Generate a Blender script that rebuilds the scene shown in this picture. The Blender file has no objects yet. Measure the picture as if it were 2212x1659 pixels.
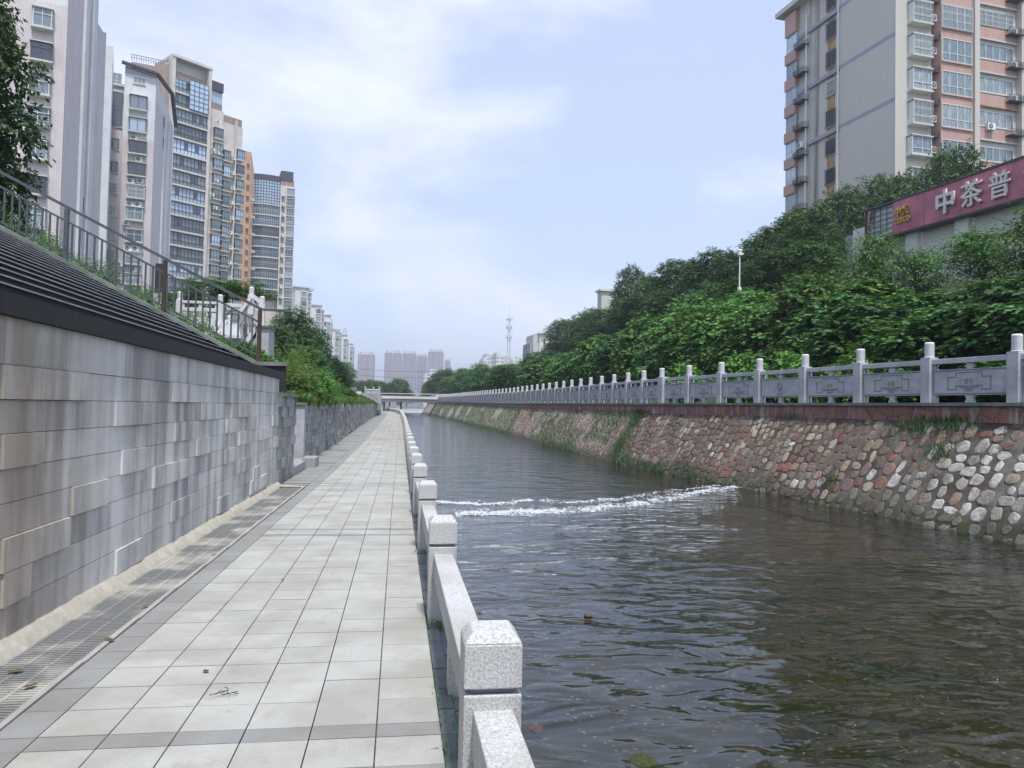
import bpy, math, random
import numpy as np
from mathutils import Vector, Matrix, noise

# ---------------------------------------------------------------- camera, sky, sun
sc = bpy.context.scene
C = sc.collection
EYE = 1.55
YAW, PITCH, ROLL, FPX = 0.1475, 0.0318, 0.020, 1650.0
cd = bpy.data.cameras.new('camera'); cam = bpy.data.objects.new('camera', cd); C.objects.link(cam)
cd.sensor_width = 36.0; cd.lens = 36.0*FPX/2212.0; cd.clip_start = 0.05; cd.clip_end = 9000
cam.location = (0, 0, EYE)
ROT = Matrix.Rotation(-YAW, 3, 'Z') @ Matrix.Rotation(math.pi/2+PITCH, 3, 'X') @ Matrix.Rotation(ROLL, 3, 'Z')
cam.rotation_euler = ROT.to_euler()
sc.camera = cam
sc.render.resolution_x = 1024; sc.render.resolution_y = 768
SUN_EL, SUN_AZ = math.radians(66), math.radians(171)      # azimuth clockwise from +Y (up the path)
w = bpy.data.worlds.new('World'); sc.world = w; w.use_nodes = True
nt = w.node_tree; nt.nodes.clear()
def N(nt, t, **k):
    n = nt.nodes.new(t)
    for a, b in k.items():
        if a in n.inputs: n.inputs[a].default_value = b
        else: setattr(n, a, b)
    return n
L = lambda nt, a, b: nt.links.new(a, b)
sky = N(nt, 'ShaderNodeTexSky'); sky.sky_type = 'NISHITA'; sky.sun_disc = False
sky.sun_elevation = SUN_EL; sky.sun_rotation = SUN_AZ; sky.altitude = 100; sky.air_density = 1.0; sky.dust_density = 1.2; sky.ozone_density = 2.0
tc = N(nt, 'ShaderNodeTexCoord')
mp = N(nt, 'ShaderNodeMapping'); mp.inputs['Scale'].default_value = (1.0, 1.0, 2.2); mp.inputs['Location'].default_value = (0.35, 0.1, 0.0)
L(nt, tc.outputs['Generated'], mp.inputs['Vector'])
n1 = N(nt, 'ShaderNodeTexNoise', Scale=2.1, Detail=7.0, Roughness=0.55, Distortion=0.3)
L(nt, mp.outputs[0], n1.inputs['Vector'])
cr = N(nt, 'ShaderNodeValToRGB'); cr.color_ramp.elements[0].position = .44; cr.color_ramp.elements[0].color = (.0, .0, .0, 1)
cr.color_ramp.elements[1].position = .66; cr.color_ramp.elements[1].color = (.8, .8, .8, 1)
L(nt, n1.outputs['Fac'], cr.inputs['Fac'])
mx = N(nt, 'ShaderNodeMix'); mx.data_type = 'RGBA'
mz = N(nt, 'ShaderNodeMix'); mz.data_type = 'RGBA'; mz.inputs[0].default_value = .72        # thin veil over the clear sky
L(nt, sky.outputs['Color'], mz.inputs[6]); mz.inputs[7].default_value = (2.45, 2.75, 3.75, 1)
L(nt, cr.outputs['Color'], mx.inputs[0]); L(nt, mz.outputs[2], mx.inputs[6])
mx.inputs[7].default_value = (4.1, 4.25, 4.6, 1)
bg = N(nt, 'ShaderNodeBackground', Strength=0.15); L(nt, mx.outputs[2], bg.inputs['Color'])
wo = N(nt, 'ShaderNodeOutputWorld'); L(nt, bg.outputs[0], wo.inputs['Surface'])
ld = bpy.data.lights.new('sun', 'SUN'); ld.energy = 2.5; ld.angle = math.radians(6.0); ld.color = (1, .965, .90)
sun = bpy.data.objects.new('sun', ld); C.objects.link(sun)
sd = Vector((math.sin(SUN_AZ)*math.cos(SUN_EL), math.cos(SUN_AZ)*math.cos(SUN_EL), math.sin(SUN_EL)))
sun.rotation_euler = sd.to_track_quat('Z', 'Y').to_euler(); sun.location = (0, 0, 60)
sc.view_settings.view_transform = 'Standard'; sc.view_settings.look = 'None'
sc.view_settings.exposure = 0.92; sc.view_settings.gamma = 1.0; sc.view_settings.use_curve_mapping = False
sc.cycles.max_bounces = 8; sc.cycles.transparent_max_bounces = 16; sc.cycles.volume_bounces = 0
sc.cycles.caustics_reflective = False; sc.cycles.caustics_refractive = False
sc.cycles.use_denoising = True; sc.cycles.volume_max_steps = 64
R = random.Random(7)

# ---------------------------------------------------------------- helpers
def ray(px, py=872.0):
    return ROT @ Vector(((px-1106.0)/FPX, -(py-829.5)/FPX, -1.0))
def P(px, py, D):
    r = ray(px, py); return Vector((0, 0, EYE)) + r*D
def plan(px, D, py=872.0):
    p = P(px, py, D); return Vector((p.x, p.y))
_obcol = C
def tag(o, label=None, cat=None, group=None, kind=None):
    if label: o['label'] = label
    if cat: o['category'] = cat
    if group: o['group'] = group
    if kind: o['kind'] = kind
    return o
def link(o, parent=None, loc=None, rz=None):
    C.objects.link(o)
    if parent: o.parent = parent
    if loc is not None: o.location = loc
    if rz is not None: o.rotation_euler = (0, 0, rz)
    return o
def empty(name, loc, label, cat, group=None, rz=0):
    o = bpy.data.objects.new(name, None); o.empty_display_size = .2
    link(o, None, loc, rz); return tag(o, label, cat, group)
class MB:
    """collects quads and n-gons with uv in metres and a random-per-piece colour value"""
    def __init__(s): s.v = []; s.f = []; s.m = []; s.uv = []
    def face(s, pts, m=0, uv=None):
        b = len(s.v); s.v += [tuple(p) for p in pts]; s.f.append(tuple(range(b, b+len(pts)))); s.m.append(m)
        if uv is None:
            a, bb, c = Vector(pts[0]), Vector(pts[1]), Vector(pts[2])
            n = (bb-a).cross(c-a)
            if abs(n.z) < .7*n.length:
                t = Vector((-n.y, n.x, 0)); t = t.normalized() if t.length > 0 else Vector((1, 0, 0))
                uv = [(Vector(p).dot(t), p[2]) for p in pts]
            else: uv = [(p[0], p[1]) for p in pts]
        s.uv += uv
    def conn(s, vs, fs, m=0):
        b = len(s.v); s.v += [tuple(p) for p in vs]
        for f in fs:
            s.f.append(tuple(b+i for i in f)); s.m.append(m)
            s.uv += [(vs[i][0], vs[i][1]) for i in f]
    def hexa(s, c, m=0, skip=()):
        # c: 8 corners, bottom 0-3 ccw, top 4-7 ; one connected island
        b = len(s.v); s.v += [tuple(p) for p in c]
        for k, f in enumerate(((3, 2, 1, 0), (4, 5, 6, 7), (0, 1, 5, 4), (1, 2, 6, 5), (2, 3, 7, 6), (3, 0, 4, 7))):
            if k in skip: continue
            s.f.append(tuple(b+i for i in f)); s.m.append(m)
            A, B, D = (Vector(c[f[i]]) for i in (0, 1, 2)); n = (B-A).cross(D-A)
            if abs(n.z) < .7*n.length:
                t = Vector((-n.y, n.x, 0)); t = t.normalized() if t.length > 0 else Vector((1, 0, 0))
                s.uv += [(Vector(c[i]).dot(t), c[i][2]) for i in f]
            else: s.uv += [(c[i][0], c[i][1]) for i in f]
    def box(s, x0, x1, y0, y1, z0, z1, m=0, skip=()):
        s.hexa([(x0, y0, z0), (x1, y0, z0), (x1, y1, z0), (x0, y1, z0), (x0, y0, z1), (x1, y0, z1), (x1, y1, z1), (x0, y1, z1)], m, skip)
    def taper(s, x0, x1, y0, y1, z0, z1, k, m=0):
        s.hexa([(x0, y0, z0), (x1, y0, z0), (x1, y1, z0), (x0, y1, z0), (x0+k, y0+k, z1), (x1-k, y0+k, z1), (x1-k, y1-k, z1), (x0+k, y1-k, z1)], m)
    def beam(s, a, b, w, h, m=0, up=(0, 0, 1)):
        a, b = Vector(a), Vector(b); d = (b-a).normalized(); u = Vector(up)
        sx = d.cross(u)
        if sx.length < 1e-4: sx = d.cross(Vector((1, 0, 0)))
        sx.normalize(); uz = sx.cross(d).normalized(); sx *= w/2; uz *= h/2
        s.hexa([a-sx-uz, a+sx-uz, b+sx-uz, b-sx-uz, a-sx+uz, a+sx+uz, b+sx+uz, b-sx+uz], m)
    def tube(s, a, b, r, r2=None, n=8, m=0, cap=True):
        a, b = Vector(a), Vector(b); r2 = r if r2 is None else r2
        d = (b-a).normalized(); x = d.orthogonal().normalized(); y = d.cross(x)
        vs = [a+(x*math.cos(2*math.pi*i/n)+y*math.sin(2*math.pi*i/n))*r for i in range(n)]+[b+(x*math.cos(2*math.pi*i/n)+y*math.sin(2*math.pi*i/n))*r2 for i in range(n)]
        fs = [(i, (i+1) % n, n+(i+1) % n, n+i) for i in range(n)]
        if cap: fs += [tuple(range(n))[::-1], tuple(range(n, 2*n))]
        s.conn(vs, fs, m)
    def lathe(s, prof, c=(0, 0, 0), n=16, m=0):
        vs = []; fs = []
        for r, z in prof: vs += [(c[0]+r*math.cos(2*math.pi*i/n), c[1]+r*math.sin(2*math.pi*i/n), c[2]+z) for i in range(n)]
        for k in range(len(prof)-1): fs += [(k*n+i, k*n+(i+1) % n, (k+1)*n+(i+1) % n, (k+1)*n+i) for i in range(n)]
        fs += [tuple(range(n))[::-1], tuple(range((len(prof)-1)*n, len(prof)*n))]
        s.conn(vs, fs, m)
    def mesh(s, name, mats, smooth=False):
        me = bpy.data.meshes.new(name); me.from_pydata(s.v, [], s.f)
        for m in (mats if isinstance(mats, (list, tuple)) else [mats]): me.materials.append(m)
        me.polygons.foreach_set('material_index', s.m)
        ul = me.uv_layers.new(name='UVMap'); ul.data.foreach_set('uv', np.array(s.uv, dtype=np.float32).ravel())
        if smooth: me.polygons.foreach_set('use_smooth', [True]*len(s.f))
        me.update(); return me
    def build(s, name, mats, parent=None, loc=None, rz=None, smooth=False):
        return link(bpy.data.objects.new(name, s.mesh(name, mats, smooth)), parent, loc, rz)
def inst(me, name, parent, loc, rz=0, scale=None):
    o = bpy.data.objects.new(name, me); link(o, parent, loc, rz)
    if scale: o.scale = scale
    return o
def copy_tree(o, parent=None):
    c = o.copy(); C.objects.link(c); c.parent = parent
    for ch in o.children: copy_tree(ch, c)
    return c
def grid_mesh(name, xs, ys, zf, mat, smooth=True):
    nx, ny = len(xs), len(ys)
    v = [(x, y, zf(x, y)) for y in ys for x in xs]
    f = [(j*nx+i, j*nx+i+1, (j+1)*nx+i+1, (j+1)*nx+i) for j in range(ny-1) for i in range(nx-1)]
    me = bpy.data.meshes.new(name); me.from_pydata(v, [], f); me.materials.append(mat)
    ul = me.uv_layers.new(name='UVMap'); ul.data.foreach_set('uv', np.array([(v[i][0], v[i][1]) for q in f for i in q], dtype=np.float32).ravel())
    me.polygons.foreach_set('use_smooth', [smooth]*len(f)); me.update(); return me
def interp(t, pts):
    if t <= pts[0][0]: return pts[0][1]
    for (a, va), (b, vb) in zip(pts, pts[1:]):
        if t <= b: return va+(vb-va)*(t-a)/(b-a)
    return pts[-1][1]

# ---------------------------------------------------------------- materials
class MT:
    def __init__(s, name, rough=.8, col=(.5, .5, .5), metal=0.0, spec=.5, ior=1.5):
        s.m = bpy.data.materials.new(name); s.m.use_nodes = True; s.t = s.m.node_tree
        s.b = s.t.nodes['Principled BSDF']; s.b.inputs['Base Color'].default_value = (*col, 1)
        s.b.inputs['Roughness'].default_value = rough; s.b.inputs['Metallic'].default_value = metal
        s.b.inputs['Specular IOR Level'].default_value = spec; s.b.inputs['IOR'].default_value = ior
    def n(s, t, **k): return N(s.t, t, **k)
    def l(s, a, b): s.t.links.new(a, b)
    def co(s, kind='UV', scale=(1, 1, 1)):
        c = s.n('ShaderNodeTexCoord'); m = s.n('ShaderNodeMapping'); m.inputs['Scale'].default_value = scale
        s.l(c.outputs[kind], m.inputs[0]); return m.outputs[0]
    def noise(s, co, scale, detail=4, rough=.55, dist=0.0):
        n = s.n('ShaderNodeTexNoise', Scale=scale, Detail=detail, Roughness=rough, Distortion=dist); s.l(co, n.inputs['Vector']); return n.outputs['Fac']
    def ramp(s, fac, pts, interp='LINEAR'):
        r = s.n('ShaderNodeValToRGB'); e = r.color_ramp; e.interpolation = interp
        while len(e.elements) < len(pts): e.elements.new(.5)
        for el, (p, c) in zip(e.elements, pts):
            el.position = p; el.color = (c, c, c, 1) if isinstance(c, (int, float)) else (*c, 1)
        s.l(fac, r.inputs[0]); return r.outputs['Color']
    def mix(s, fac, a, b, mode='MIX'):
        m = s.n('ShaderNodeMix'); m.data_type = 'RGBA'; m.blend_type = mode
        for i, v in ((0, fac), (6, a), (7, b)):
            if isinstance(v, (int, float)): m.inputs[i].default_value = v
            elif isinstance(v, tuple): m.inputs[i].default_value = (*v, 1)
            else: s.l(v, m.inputs[i])
        return m.outputs[2]
    def n_math(s, a): m = s.n('ShaderNodeMath'); m.operation = 'MULTIPLY'; s.l(a, m.inputs[0]); m.inputs[1].default_value = .01; return m.outputs[0]
    def island(s): return s.n('ShaderNodeNewGeometry').outputs['Random Per Island']
    def objrand(s): return s.n('ShaderNodeObjectInfo').outputs['Random']
    def color(s, c): s.l(c, s.b.inputs['Base Color']); return s
    def bump(s, h, dist=.01, strength=1.0):
        b = s.n('ShaderNodeBump', Strength=strength, Distance=dist); s.l(h, b.inputs['Height']); s.l(b.outputs[0], s.b.inputs['Normal']); return s
def simple(name, col, rough=.7, var=.12, scale=6.0, metal=0.0, bump=0.0, spec=.5, kind='Object'):
    t = MT(name, rough, col, metal, spec); co = t.co(kind)
    n = t.noise(co, scale, 5)
    c = t.mix(t.ramp(n, [(.3, 0.0), (.7, 1.0)]), tuple(max(0, x*(1-var)) for x in col), tuple(min(1, x*(1+var)) for x in col))
    t.color(c)
    if bump: t.bump(t.noise(co, scale*4, 4), bump)
    return t.m
def granite(name, base, speck=.35, island_var=.10, stain=None, rough=.75, scale=180.0, dirt=False):
    t = MT(name, rough); co = t.co('Object')
    fine = t.noise(co, scale, 2, .7); big = t.noise(co, 1.7, 6, .6)
    c = t.mix(t.ramp(fine, [(.35, 0.0), (.62, 1.0)]), tuple(x*(1-speck) for x in base), tuple(min(1, x*(1+speck*.5)) for x in base))
    c = t.mix(t.ramp(big, [(.40, 0.0), (.60, .50)]), c, tuple(x*.60 for x in (stain or base)))
    if island_var:
        v = t.ramp(t.island(), [(0, 1-island_var), (1, 1.0)])
        c = t.mix(1.0, c, v, 'MULTIPLY')
    if dirt:
        pos = t.n('ShaderNodeNewGeometry').outputs['Position']; sx = t.n('ShaderNodeSeparateXYZ'); t.l(pos, sx.inputs[0])
        band = t.ramp(t.n_math(sx.outputs[1]), [(.30, .05), (.38, .75), (.62, .8), (.8, .35)]); k = t.n('ShaderNodeMath'); k.operation = 'MULTIPLY'
        t.l(band, k.inputs[0]); t.l(t.ramp(t.noise(pos, .55, 6, .65), [(.45, 0.0), (.62, 1.0)]), k.inputs[1]); c = t.mix(k.outputs[0], c, (.24, .19, .13))
        spots = t.ramp(t.noise(pos, 5.0, 6, .7), [(.56, 0.0), (.68, .45)]); c = t.mix(spots, c, (.25, .24, .20))
    t.color(c).bump(fine, .002); return t.m
M = {}
M['tile'] = granite('granite_tile', (.40, .405, .385), .16, .13, (.42, .40, .34), dirt=True)
M['tile_dark'] = granite('grey_granite_tile', (.265, .272, .272), .22, .12, (.30, .28, .24))
M['mortar'] = simple('joint_mortar', (.085, .085, .06), .95, .5, 9)
M['curb_white'] = granite('pale_curb', (.36, .355, .33), .15, 0)
M['rail_stone'] = granite('white_granite', (.50, .505, .51), .38, .10, (.50, .48, .43), .65, 105)
M['kerb_dark'] = granite('dark_kerb', (.19, .215, .23), .3, .3, (.1, .11, .09))
M['basalt'] = granite('dark_basalt', (.017, .018, .022), .4, .25, (.04, .042, .045), .8)
M['nosing'] = granite('stair_nosing', (.46, .47, .49), .3, 0, (.3, .3, .3))
M['metal_dark'] = simple('grey_painted_metal', (.075, .09, .105), .5, .25, 8, .2)
M['metal_rust'] = simple('rusty_metal', (.045, .03, .024), .8, .4, 12)
M['white_paint'] = simple('white_paint', (.72, .73, .74), .6, .06, 2)
M['pale_blue_grey'] = simple('carved_stone', (.33, .36, .42), .75, .10, 3, bump=.003)
M['pale_carved'] = granite('pale_carved_stone', (.47, .485, .52), .14, 0, (.30, .31, .33), .8, 60)
M['groove'] = simple('carved_groove', (.17, .19, .23), .8, .1, 3)
M['finial'] = simple('finial_stone', (.60, .61, .64), .8, .1, 20, bump=.01)
M['cap_grey'] = granite('grey_cap', (.20, .225, .215), .2, .2, (.12, .14, .10))
def wall_blocks():
    t = MT('stained_granite_blocks', .8); uv = t.co('UV')
    st = t.n('ShaderNodeMapping'); st.inputs['Scale'].default_value = (2.6, .22, 1); t.l(uv, st.inputs[0])
    streak = t.noise(st.outputs[0], 1.0, 6, .62); st2 = t.n('ShaderNodeMapping'); st2.inputs['Scale'].default_value = (2.3, .16, 1); st2.inputs['Location'].default_value = (4, 7, 0); t.l(uv, st2.inputs[0])
    wide = t.noise(st2.outputs[0], 1.0, 5, .6)
    fine = t.noise(t.co('Object'), 150, 2, .7)
    c = t.mix(t.ramp(t.island(), [(0, .0), (1, 1.0)]), (.50, .49, .46), (.66, .655, .63))
    c = t.mix(t.ramp(t.mathn('FRACT', t.mathn('MULTIPLY', t.island(), 7.3)), [(.84, 0.0), (.87, .6)]), c, (.22, .225, .235))
    pat = t.noise(t.co('UV', (1.0, 1.4, 1)), 1.3, 6, .7); c = t.mix(t.ramp(pat, [(.40, .5), (.60, 0.0)]), c, (.34, .335, .32))
    c = t.mix(t.ramp(streak, [(.46, 0.0), (.62, .78)]), c, (.74, .75, .76))
    c = t.mix(t.ramp(streak, [(.36, .75), (.47, 0.0)]), c, (.27, .265, .255))
    # brown and olive stains only on the near stretch (uv.x is the distance along the path)
    sx = t.n('ShaderNodeSeparateXYZ'); t.l(uv, sx.inputs[0])
    near = t.ramp(t.mathn('MULTIPLY', t.mathn('ABSOLUTE', sx.outputs[0]), .1), [(.0, .9), (.52, .75), (.68, .08), (1.0, .0)])
    oc = t.mix(t.ramp(wide, [(.38, 0.0), (.5, 1.0)]), (.46, .39, .25), (.25, .16, .09))
    of = t.mathn('MULTIPLY', near, t.ramp(wide, [(.36, .25), (.48, .70), (.60, .95)]))
    c = t.mix(of, c, oc)
    c = t.mix(t.ramp(fine, [(.35, .82), (.62, 1.08)]), (0, 0, 0), c)
    t.color(c).bump(fine, .003); return t.m
def mathn(s, op, a, b=None):
    n = s.n('ShaderNodeMath'); n.operation = op
    for i, v in ((0, a), (1, b)):
        if v is None: continue
        if isinstance(v, (int, float)): n.inputs[i].default_value = v
        else: s.l(v, n.inputs[i])
    return n.outputs[0]
MT.mathn = mathn
M['blocks'] = wall_blocks()
def far_blocks():
    t = MT('grey_split_blocks', .85); uv = t.co('UV', (1.2, .25, 1))
    streak = t.noise(uv, 3.0, 5, .6); fine = t.noise(t.co('Object'), 40, 3, .7)
    c = t.ramp(t.island(), [(0, (.20, .21, .22)), (.55, (.31, .325, .34)), (1, (.38, .395, .40))])
    c = t.mix(t.ramp(streak, [(.45, 0.0), (.75, .6)]), c, (.26, .26, .25))
    c = t.mix(t.ramp(fine, [(.3, .8), (.7, 1.1)]), (0, 0, 0), c); t.color(c); return t.m
M['far_blocks'] = far_blocks()
def cement():
    t = MT('rough_white_cement', .95); co = t.co('Object'); n = t.noise(co, 9, 6, .65); n2 = t.noise(co, 2, 4)
    c = t.ramp(n, [(.3, (.34, .31, .25)), (.5, (.36, .34, .285)), (.75, (.46, .44, .385))])
    c = t.mix(t.ramp(n2, [(.6, 0.0), (.75, .6)]), c, (.30, .22, .16)); t.color(c).bump(n, .02); return t.m
M['cement'] = cement()
def grate_mat():
    t = MT('dusty_grate', .8); co = t.co('Object'); n = t.noise(co, 1.3, 5, .6)
    geo = t.n('ShaderNodeNewGeometry'); t2 = t.noise(geo.outputs['Position'], 1.6, 5, .6)
    t.color(t.mix(t.ramp(t2, [(.48, 0.0), (.62, .8)]), (.165, .17, .17), (.44, .42, .37))); return t.m
M['grate'] = grate_mat()
M['slot'] = simple('slot_dark', (.02, .02, .02), 1, .2, 8)
def leafmat(name, a, b, tip=None, transl=.25):
    t = MT(name, .55, spec=.28); r = t.island(); co = t.n('ShaderNodeTexCoord').outputs['Object']
    n = t.noise(co, .9, 3)
    c = t.mix(r, a, b)
    k = t.mathn('ADD', t.mathn('MULTIPLY', t.objrand(), .8), .6)
    c = t.mix(1.0, c, k, 'MULTIPLY')
    if tip: c = t.mix(t.ramp(n, [(.52, 0.0), (.72, .8)]), c, tip)
    t.color(c)
    tr = t.n('ShaderNodeBsdfTranslucent'); t.l(t.mix(.5, c, (.10, .20, .02)), tr.inputs['Color'])
    ms = t.n('ShaderNodeMixShader', Fac=transl); out = t.t.nodes['Material Output']
    t.l(t.b.outputs[0], ms.inputs[1]); t.l(tr.outputs[0], ms.inputs[2]); t.l(ms.outputs[0], out.inputs['Surface']); return t.m
M['leaf_dark'] = leafmat('leaf_dark', (.028, .068, .025), (.075, .155, .048))
M['leaf_mid'] = leafmat('leaf_mid', (.042, .125, .042), (.11, .25, .07))
M['leaf_tip'] = leafmat('leaf_tips', (.046, .135, .040), (.125, .28, .06), (.26, .30, .06))
M['leaf_bright'] = leafmat('leaf_bright', (.055, .16, .03), (.13, .30, .055))
M['leaf_yellow'] = leafmat('leaf_yellow', (.06, .12, .02), (.15, .22, .05), (.24, .22, .08))
M['grass'] = leafmat('grass_blade', (.04, .11, .02), (.13, .24, .045), (.24, .24, .09), .3)
M['bark'] = simple('bark', (.055, .045, .035), .9, .3, 6, bump=.02)
M['soil'] = simple('soil_and_ground_cover', (.028, .038, .016), .95, .5, 1.2, bump=.05)
M['ground'] = simple('ground', (.09, .10, .07), .95, .3, .2)
def glassm(name, col, ior=1.9, rough=.06, var=True):
    t = MT(name, rough, col, 0, .5, ior); r = t.objrand()
    if var: t.color(t.mix(t.ramp(r, [(.0, 0.0), (1, 1.0)]), tuple(x*.45 for x in col), tuple(min(1, x*1.8) for x in col)))
    return t.m
M['glass'] = glassm('window_glass', (.15, .19, .22))
M['glass_dark'] = glassm('window_glass_dark', (.028, .034, .045))
M['glass_blue'] = glassm('window_glass_blue', (.25, .34, .44), 2.2, .05)
def curtain_glass():
    t = MT('curtained_glass', .12, (.2, .25, .27), 0, .5, 1.8); uv = t.co('UV', (7, .6, 1)); n = t.noise(uv, 2, 3)
    a = t.mix(t.objrand(), (.15, .22, .25), (.42, .50, .52)); t.color(t.mix(t.ramp(n, [(.35, .2), (.65, 1.0)]), (.03, .035, .04), a)); return t.m
M['curtain'] = curtain_glass()
def tiled(name, col, joint, s=.19, var=.05, mort=.10, stain=.12):
    t = MT(name, .6); uv = t.co('UV')
    b = t.n('ShaderNodeTexBrick'); b.offset = 0; t.l(uv, b.inputs['Vector'])
    b.inputs['Scale'].default_value = 1; b.inputs['Brick Width'].default_value = s; b.inputs['Row Height'].default_value = s
    b.inputs['Mortar Size'].default_value = s*mort; b.inputs['Color1'].default_value = (*col, 1)
    b.inputs['Color2'].default_value = (*[x*(1-var) for x in col], 1); b.inputs['Mortar'].default_value = (*joint, 1)
    m2 = t.n('ShaderNodeMapping'); m2.inputs['Scale'].default_value = (.5, .09, 1); t.l(uv, m2.inputs[0])
    n = t.noise(m2.outputs[0], 2.5, 6, .6)
    t.color(t.mix(t.ramp(n, [(.45, 0.0), (.75, 1.0)]), b.outputs['Color'], tuple(x*(1-stain*2) for x in col))); return t.m
M['lb1_tile'] = tiled('mauve_grey_tile', (.62, .57, .575), (.47, .425, .435))
M['lb1_upper'] = tiled('pale_grey_tile', (.68, .70, .72), (.55, .56, .58))
M['cream'] = simple('cream_paint', (.52, .53, .50), .8, .1, .5)
M['pale_band'] = simple('pale_pilaster', (.58, .60, .62), .7, .08, .6)
M['lb3_frame'] = simple('beige_concrete', (.56, .53, .495), .85, .14, .5)
M['brick'] = tiled('brown_brick', (.29, .20, .155), (.33, .28, .25), .30, .25, .12)
M['orange'] = simple('orange_render', (.50, .30, .18), .85, .12, .4)
M['roof_dark'] = simple('dark_roof', (.045, .045, .06), .7, .2, .8)
M['frame_dark'] = simple('dark_window_frame', (.05, .055, .065), .5, .1, 4)
M['frame_white'] = simple('white_window_frame', (.62, .65, .66), .5, .08, 4)
M['fan'] = simple('fan_grille', (.10, .11, .12), .6, .1, 4)
M['rb_tile'] = tiled('grey_beige_tile', (.56, .53, .49), (.46, .44, .41), .17, .04, .10, .06)
M['rb_light'] = tiled('pale_beige_tile', (.54, .52, .47), (.44, .42, .39), .17, .04, .12, .06)
M['rb_pink'] = tiled('salmon_brick', (.50, .31, .26), (.40, .29, .26), .22, .10, .10, .12)
M['rb_band'] = simple('blue_grey_band', (.30, .31, .40), .7, .1, .8)
M['rust_stain'] = simple('rust_stained_tile', (.36, .215, .10), .8, .35, 1.4)
M['sign_red'] = simple('faded_magenta_sign', (.40, .125, .18), .5, .28, .9)
M['sign_edge'] = simple('sign_edge', (.05, .045, .05), .7, .2, 2)
M['letter'] = simple('silver_letter', (.58, .56, .55), .35, .12, 3, .2)
M['gold'] = simple('gold_letter', (.55, .38, .05), .4, .2, 6, .3)
M['shop_white'] = simple('white_render', (.60, .62, .60), .85, .08, .3)
M['shop_grey'] = simple('grey_render', (.30, .31, .33), .9, .15, .5)
M['wht_bld'] = simple('white_block_render', (.60, .61, .59), .8, .1, .2)
M['concrete'] = simple('bridge_concrete', (.42, .43, .43), .85, .1, .5)

# ---------------------------------------------------------------- land and river profiles
def zpath(v): return interp(v, [(0, 0), (20, -.17), (35, -.15), (60, 0), (170, .49), (400, 2)])
def zwater(v): return interp(v, [(0, -.72), (14.3, -.685), (19.5, -.635), (35, -.58), (60, -.5), (170, -.15), (400, 1)])
RB_PTS = [(-20, 16.77), (13.7, 12.3), (28.8, 10.3), (67, 10.06), (150, 8.6), (185, 7.2)]
def urail(v): return interp(v, RB_PTS)
def zrail(v): return interp(v, [(-20, 1.85), (30, 1.87), (68, 2.0), (150, 2.55), (200, 2.8)])
def uwl(v): return urail(v)-1.42
def upost(v): return interp(v, [(-5, .36), (5.8, .365), (12, .37), (60, .55), (120, .45), (150, -.6), (172, -3.0)])
UW = -2.42
def uwall(v): return interp(v, [(0, -2.55), (60, -2.75), (110, -2.9), (150, -4.2), (172, -6.5)])
def hright(u, v):
    e = u-urail(v)
    z = zrail(v)-.15 + interp(e, [(0, 0), (1.5, .05), (6, 1.9), (14, 6.0), (22, 7.2), (60, 7.6)])
    if e > 1.5: z += .5*noise.noise(Vector((u*.15, v*.15, 0)))
    return z
def hleft(u, v):
    e = uwall(v)-u
    k = interp(v, [(0, 1.0), (70, 1.0), (110, .62), (170, .35)])
    z = 1.58+zpath(v)*.6 + k*interp(e, [(0, 0), (.5, .12), (3, 1.3), (9, 4.1), (14, 5.0), (60, 5.2)])
    if e > .6: z += .25*noise.noise(Vector((u*.3, v*.3, 3)))
    return z
TERRACE_END = 17.0
def hl2(u, v):      # ground left of the stairs sits behind them
    return hleft(u, v)

# ---------------------------------------------------------------- the setting: ground, banks, river
GE = []
def frange(a, b, n): return [a+(b-a)*i/n for i in range(n+1)]
vs_ = frange(-20, 40, 40)+frange(43, 185, 48)
# left bank: from the top of the path wall outwards
def bank(name, side):
    es = [.02, .25, .6, 1.1, 1.8, 2.6, 3.6, 4.8, 6.2, 8, 10, 12.5, 15, 20, 30, 45, 62]
    nx = len(es); v = []
    for y in vs_:
        for e in es:
            if side < 0:
                u = uwall(y)-.3-e
                if y < 22: u = -2.9-e
                z = hleft(u, y)
                if y < 21:                     # behind the wide stairs the ground follows the flight, below its treads
                    z = min(z, 2.1+.50*e-.75) if y < 17.2 else min(z+.3, 1.6+.52*e) if y < 18.5 else z
            else:
                u = urail(y)+.35+e; z = hright(u, y)
            v.append((u, y, z))
    f = [(j*nx+i, j*nx+i+1, (j+1)*nx+i+1, (j+1)*nx+i) for j in range(len(vs_)-1) for i in range(nx-1)]
    if side < 0: f = [q[::-1] for q in f]
    me = bpy.data.meshes.new(name); me.from_pydata(v, [], f); me.materials.append(M['soil']); me.polygons.foreach_set('use_smooth', [True]*len(f))
    return tag(link(bpy.data.objects.new(name, me)), kind='structure')
bank('left_bank', -1); bank('right_bank', 1)
m = MB()
m.face([(-1500, -300, -.95), (-60, -300, -.95), (-60, 186, .9), (-1500, 186, .9)])
m.face([(70, -300, .0), (1500, -300, .0), (1500, 186, 1), (70, 186, 1)])
m.face([(-1500, 186.2, 1.0), (1500, 186.2, 1.0), (2500, 3500, 1), (-2500, 3500, 1)])
m.face([(-60, -300, -2.6), (70, -300, -2.6), (70, 186.4, -1.6), (-60, 186.4, -1.6)])
tag(m.build('ground', M['ground']), kind='structure')

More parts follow.
